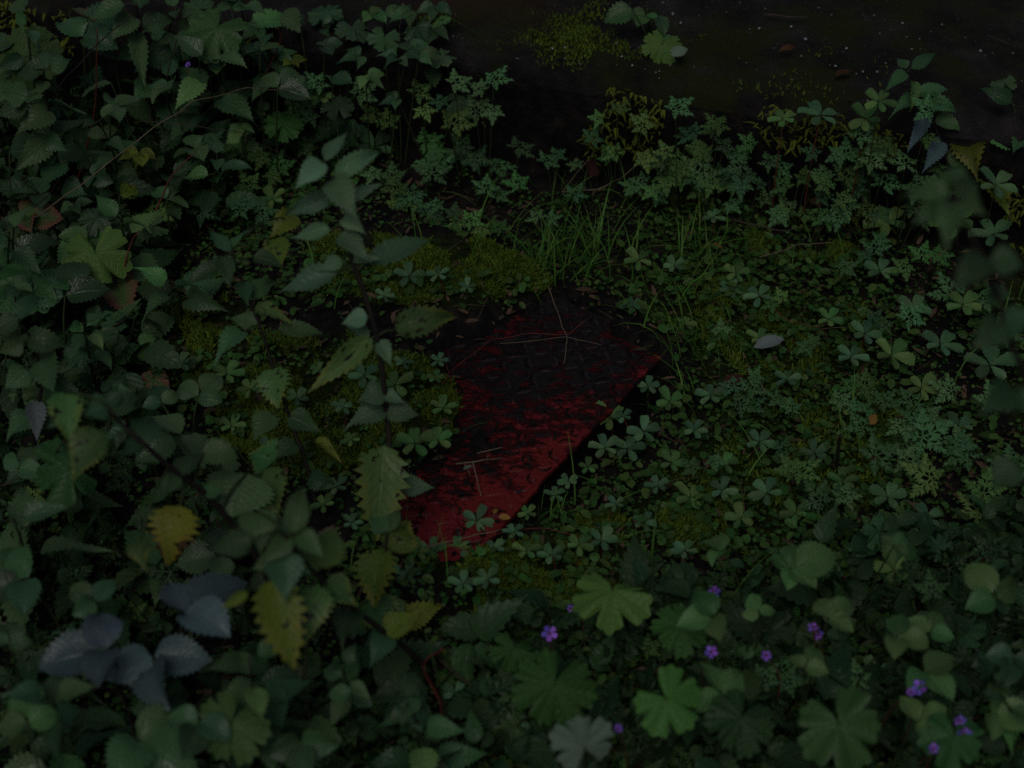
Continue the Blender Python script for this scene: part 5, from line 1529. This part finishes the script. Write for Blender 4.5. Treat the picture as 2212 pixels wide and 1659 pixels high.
# moss on and hanging from the concrete ledge
def ledge_moss():
    P, yaw = [], []
    n = 60000
    u = npr.uniform(.4, 4.2, n); v = npr.uniform(0, .75, n)
    c = fbm(u, v, 5, 4)
    px_, py_ = to_px(S0.x + sd.x * u + sn.x * v, S0.y + sd.y * u + sn.y * v, np.full(n, SZ))
    w = .30 * np.exp(-((px_ - 1180) / 170) ** 2 - ((py_ - 70) / 40) ** 2)
    k = (c * .5 + w * 1.4 > .22)
    x = S0.x + sd.x * u + sn.x * v; y = S0.y + sd.y * u + sn.y * v
    P = np.stack([x[k], y[k], np.full(k.sum(), SZ - .004) + .008 * (c + w)[k]], 1)
    kk = len(P)
    scatter('moss', (Vm, Fm, Um), P, npr.uniform(0, 6.28, kk), npr.uniform(-.8, .8, kk), npr.uniform(-.8, .8, kk), npr.uniform(.003, .008, kk), 'moss', 'thin moss on top of the concrete ledge')
    c0 = (at(1180, 72, SZ) - S0)
    uc, vc = c0.dot(sd), c0.dot(sn)
    n = 11000
    u = npr.normal(uc, .17, n); v = npr.normal(vc, .05, n)
    c = fbm(u, v, 14, 4)
    k = (c + .25 * np.exp(-((u - uc) / .18) ** 2 - ((v - vc) / .06) ** 2) > .16) & (v > .005)
    u, v, c = u[k], v[k], c[k]
    P = np.stack([S0.x + sd.x * u + sn.x * v, S0.y + sd.y * u + sn.y * v, SZ - .003 + .008 * c], 1)
    kk = len(P)
    scatter('moss', (Vm, Fm, Um), P, npr.uniform(0, 6.28, kk), npr.uniform(-.8, .8, kk), npr.uniform(-.8, .8, kk), npr.uniform(.003, .008, kk), 'moss', 'soft mat of moss near the left end of the ledge')
    n = 14000
    u = npr.uniform(.4, 4.2, n); zz = npr.uniform(-.01, .165, n)
    c = fbm(u, zz * 1.5, 9, 4)
    x0 = S0.x + sd.x * u; y0 = S0.y + sd.y * u
    px_, py_ = to_px(x0, y0, zz)
    w = .35 * np.exp(-((px_ - 1640) / 130) ** 2 - ((py_ - 200) / 50) ** 2) + .25 * np.exp(-((px_ - 1290) / 120) ** 2 - ((py_ - 260) / 90) ** 2)
    k = c + w > .25
    off = npr.uniform(.0, .022, n)
    P = np.stack([(x0 - sn.x * off)[k], (y0 - sn.y * off)[k], zz[k]], 1)
    kk = len(P)
    hd = math.atan2(-sn.y, -sn.x) - math.pi / 2
    scatter('moss', (Vm, Fm, Um), P, hd + npr.uniform(-1.2, 1.2, kk), npr.uniform(-2.2, -.6, kk), npr.uniform(-.6, .6, kk), npr.uniform(.007, .017, kk), 'moss_y', 'yellow green moss hanging on the front of the concrete ledge')
    print('ledge moss', kk)
ledge_moss()

# litter: scraps of leaf and needles; grit on ledge
Vl = np.array([(-.12, 0, 0), (.12, 0, .02), (.15, .5, .08), (-.15, .5, .02), (0, 1, 0)]); Fl = np.array([(0, 1, 2), (0, 2, 3), (3, 2, 4)])
x, y = world_pts(9000)
k = ~on_plate(x, y, .01) & (behind_edge(x, y) < -.02) & ~trench(x, y)
x, y = x[k], y[k]; n = len(x)
scatter('leaf_litter', (Vl, Fl, Um), np.stack([x, y, ground_z(x, y) + npr.uniform(.001, .008, n)], 1), npr.uniform(0, 6.28, n), npr.uniform(-.2, .4, n), npr.uniform(-.5, .5, n), npr.uniform(.006, .022, n), 'litter', 'brown leaf litter and needles on the soil')
# thin dry straws
Vs = np.array([(-.012, 0, 0), (.012, 0, 0), (.010, .5, .05), (-.010, .5, .05), (.006, 1, 0), (-.006, 1, 0)]); Fs = np.array([(0, 1, 2), (0, 2, 3), (3, 2, 4), (3, 4, 5)])
x, y = world_pts(1300)
k = ~on_plate(x, y, .02) & (behind_edge(x, y) < -.02) & ~trench(x, y)
x, y = x[k], y[k]; n = len(x)
scatter('leaf_litter', (Vs, Fs, np.zeros((6, 2))), np.stack([x, y, ground_z(x, y) + npr.uniform(.002, .02, n)], 1), npr.uniform(0, 6.28, n), npr.uniform(-.3, .5, n), npr.uniform(-.5, .5, n), npr.uniform(.015, .05, n), 'litter', 'dry grass straws scattered over the soil')
# loose blades of grass
def loose_grass():
    n = 1100
    x, y = world_pts(n, -.7, .95, 1.15, 2.6)
    px, py = to_px(x, y, np.zeros(n))
    w = .16 * sstep(1000, 1300, px) + np.exp(-((px - 1300) / 330) ** 2 - ((py - 560) / 110) ** 2) + .5 * np.exp(-((px - 1500) / 120) ** 2 - ((py - 830) / 120) ** 2) + .07
    k = (npr.rand(n) < w) & ~on_plate(x, y, -.002) & (behind_edge(x, y) < -.03)
    V, F = [], []
    for a, b in zip(x[k], y[k]):
        q = rng.uniform(0, 6.28)
        v, f = blade_geo(Vector((a, b, gz(a, b) - .002)), Vector((math.cos(q), math.sin(q), 0)), rng.uniform(.03, .11), rng.uniform(.0007, .0015), rng.uniform(.4, 1.8))
        o = len(V); V += v; F += [tuple(o + i for i in ff) for ff in f]
    tag(link('grass', mesh_py('grass', V, F, M['grass'])), 'thin grass blades growing around the red plate', None, None, 'stuff')
loose_grass()
# grit
ico = np.array([(0, 0, 1), (1, 0, 0), (0, 1, 0), (-1, 0, 0), (0, -1, 0), (0, 0, -1)]) * np.array([1, .8, .5])
Fi = np.array([(0, 1, 2), (0, 2, 3), (0, 3, 4), (0, 4, 1), (5, 2, 1), (5, 3, 2), (5, 4, 3), (5, 1, 4)])
n = 3200
u = npr.uniform(1.0, 4.2, n); v = npr.uniform(.01, .9, n)
k = fbm(u, v, 4, 3) > -.15
u, v = u[k], v[k]; n = len(u)
sc_ = .0007 + .0026 * npr.rand(n) ** 6
scatter('grit', (ico, Fi, np.zeros((6, 2))), np.stack([S0.x + sd.x * u + sn.x * v, S0.y + sd.y * u + sn.y * v, np.full(n, SZ + .003)], 1), npr.uniform(0, 6.28, n), npr.uniform(-.4, .4, n), npr.uniform(-.4, .4, n), sc_, 'grit', 'pale specks of grit on the concrete ledge')
# crumbs of soil on the plate and banks
n = 12000
x, y = npr.uniform(-.42, .46, n), npr.uniform(1.12, 2.16, n)
d = poly_dist(x, y, EXPW)
uu = (x - eA.x) * ex.x + (y - eA.y) * ex.y; vv = (x - eA.x) * ey.x + (y - eA.y) * ey.y
pr = np.where(d > 0, np.exp(-d / .03) * .5 + .22 * sstep(1.45, 1.7, y) * (fbm(x, y, 25, 3) > .0), .6)
k = (npr.rand(n) < pr) & (vv > .004) & (vv < PD) & (uu > 0) & (uu < PL) & (d > -.12)
x, y, d = x[k], y[k], d[k]; n = len(x)
z = np.where(d > 0, PZ + .001, ground_z(x, y))
scatter('soil_crumbs', (ico, Fi, np.zeros((6, 2))), np.stack([x, y, z], 1), npr.uniform(0, 6.28, n), npr.uniform(-.4, .4, n), npr.uniform(-.4, .4, n), .0008 + .0045 * npr.rand(n) ** 4, 'soil', 'dark crumbs of soil strewn over the red plate')

finish_labels()
n_obj = len(bpy.data.objects)
print('objects', n_obj, 'tris', sum(len(m.polygons) for m in bpy.data.meshes) * 2)
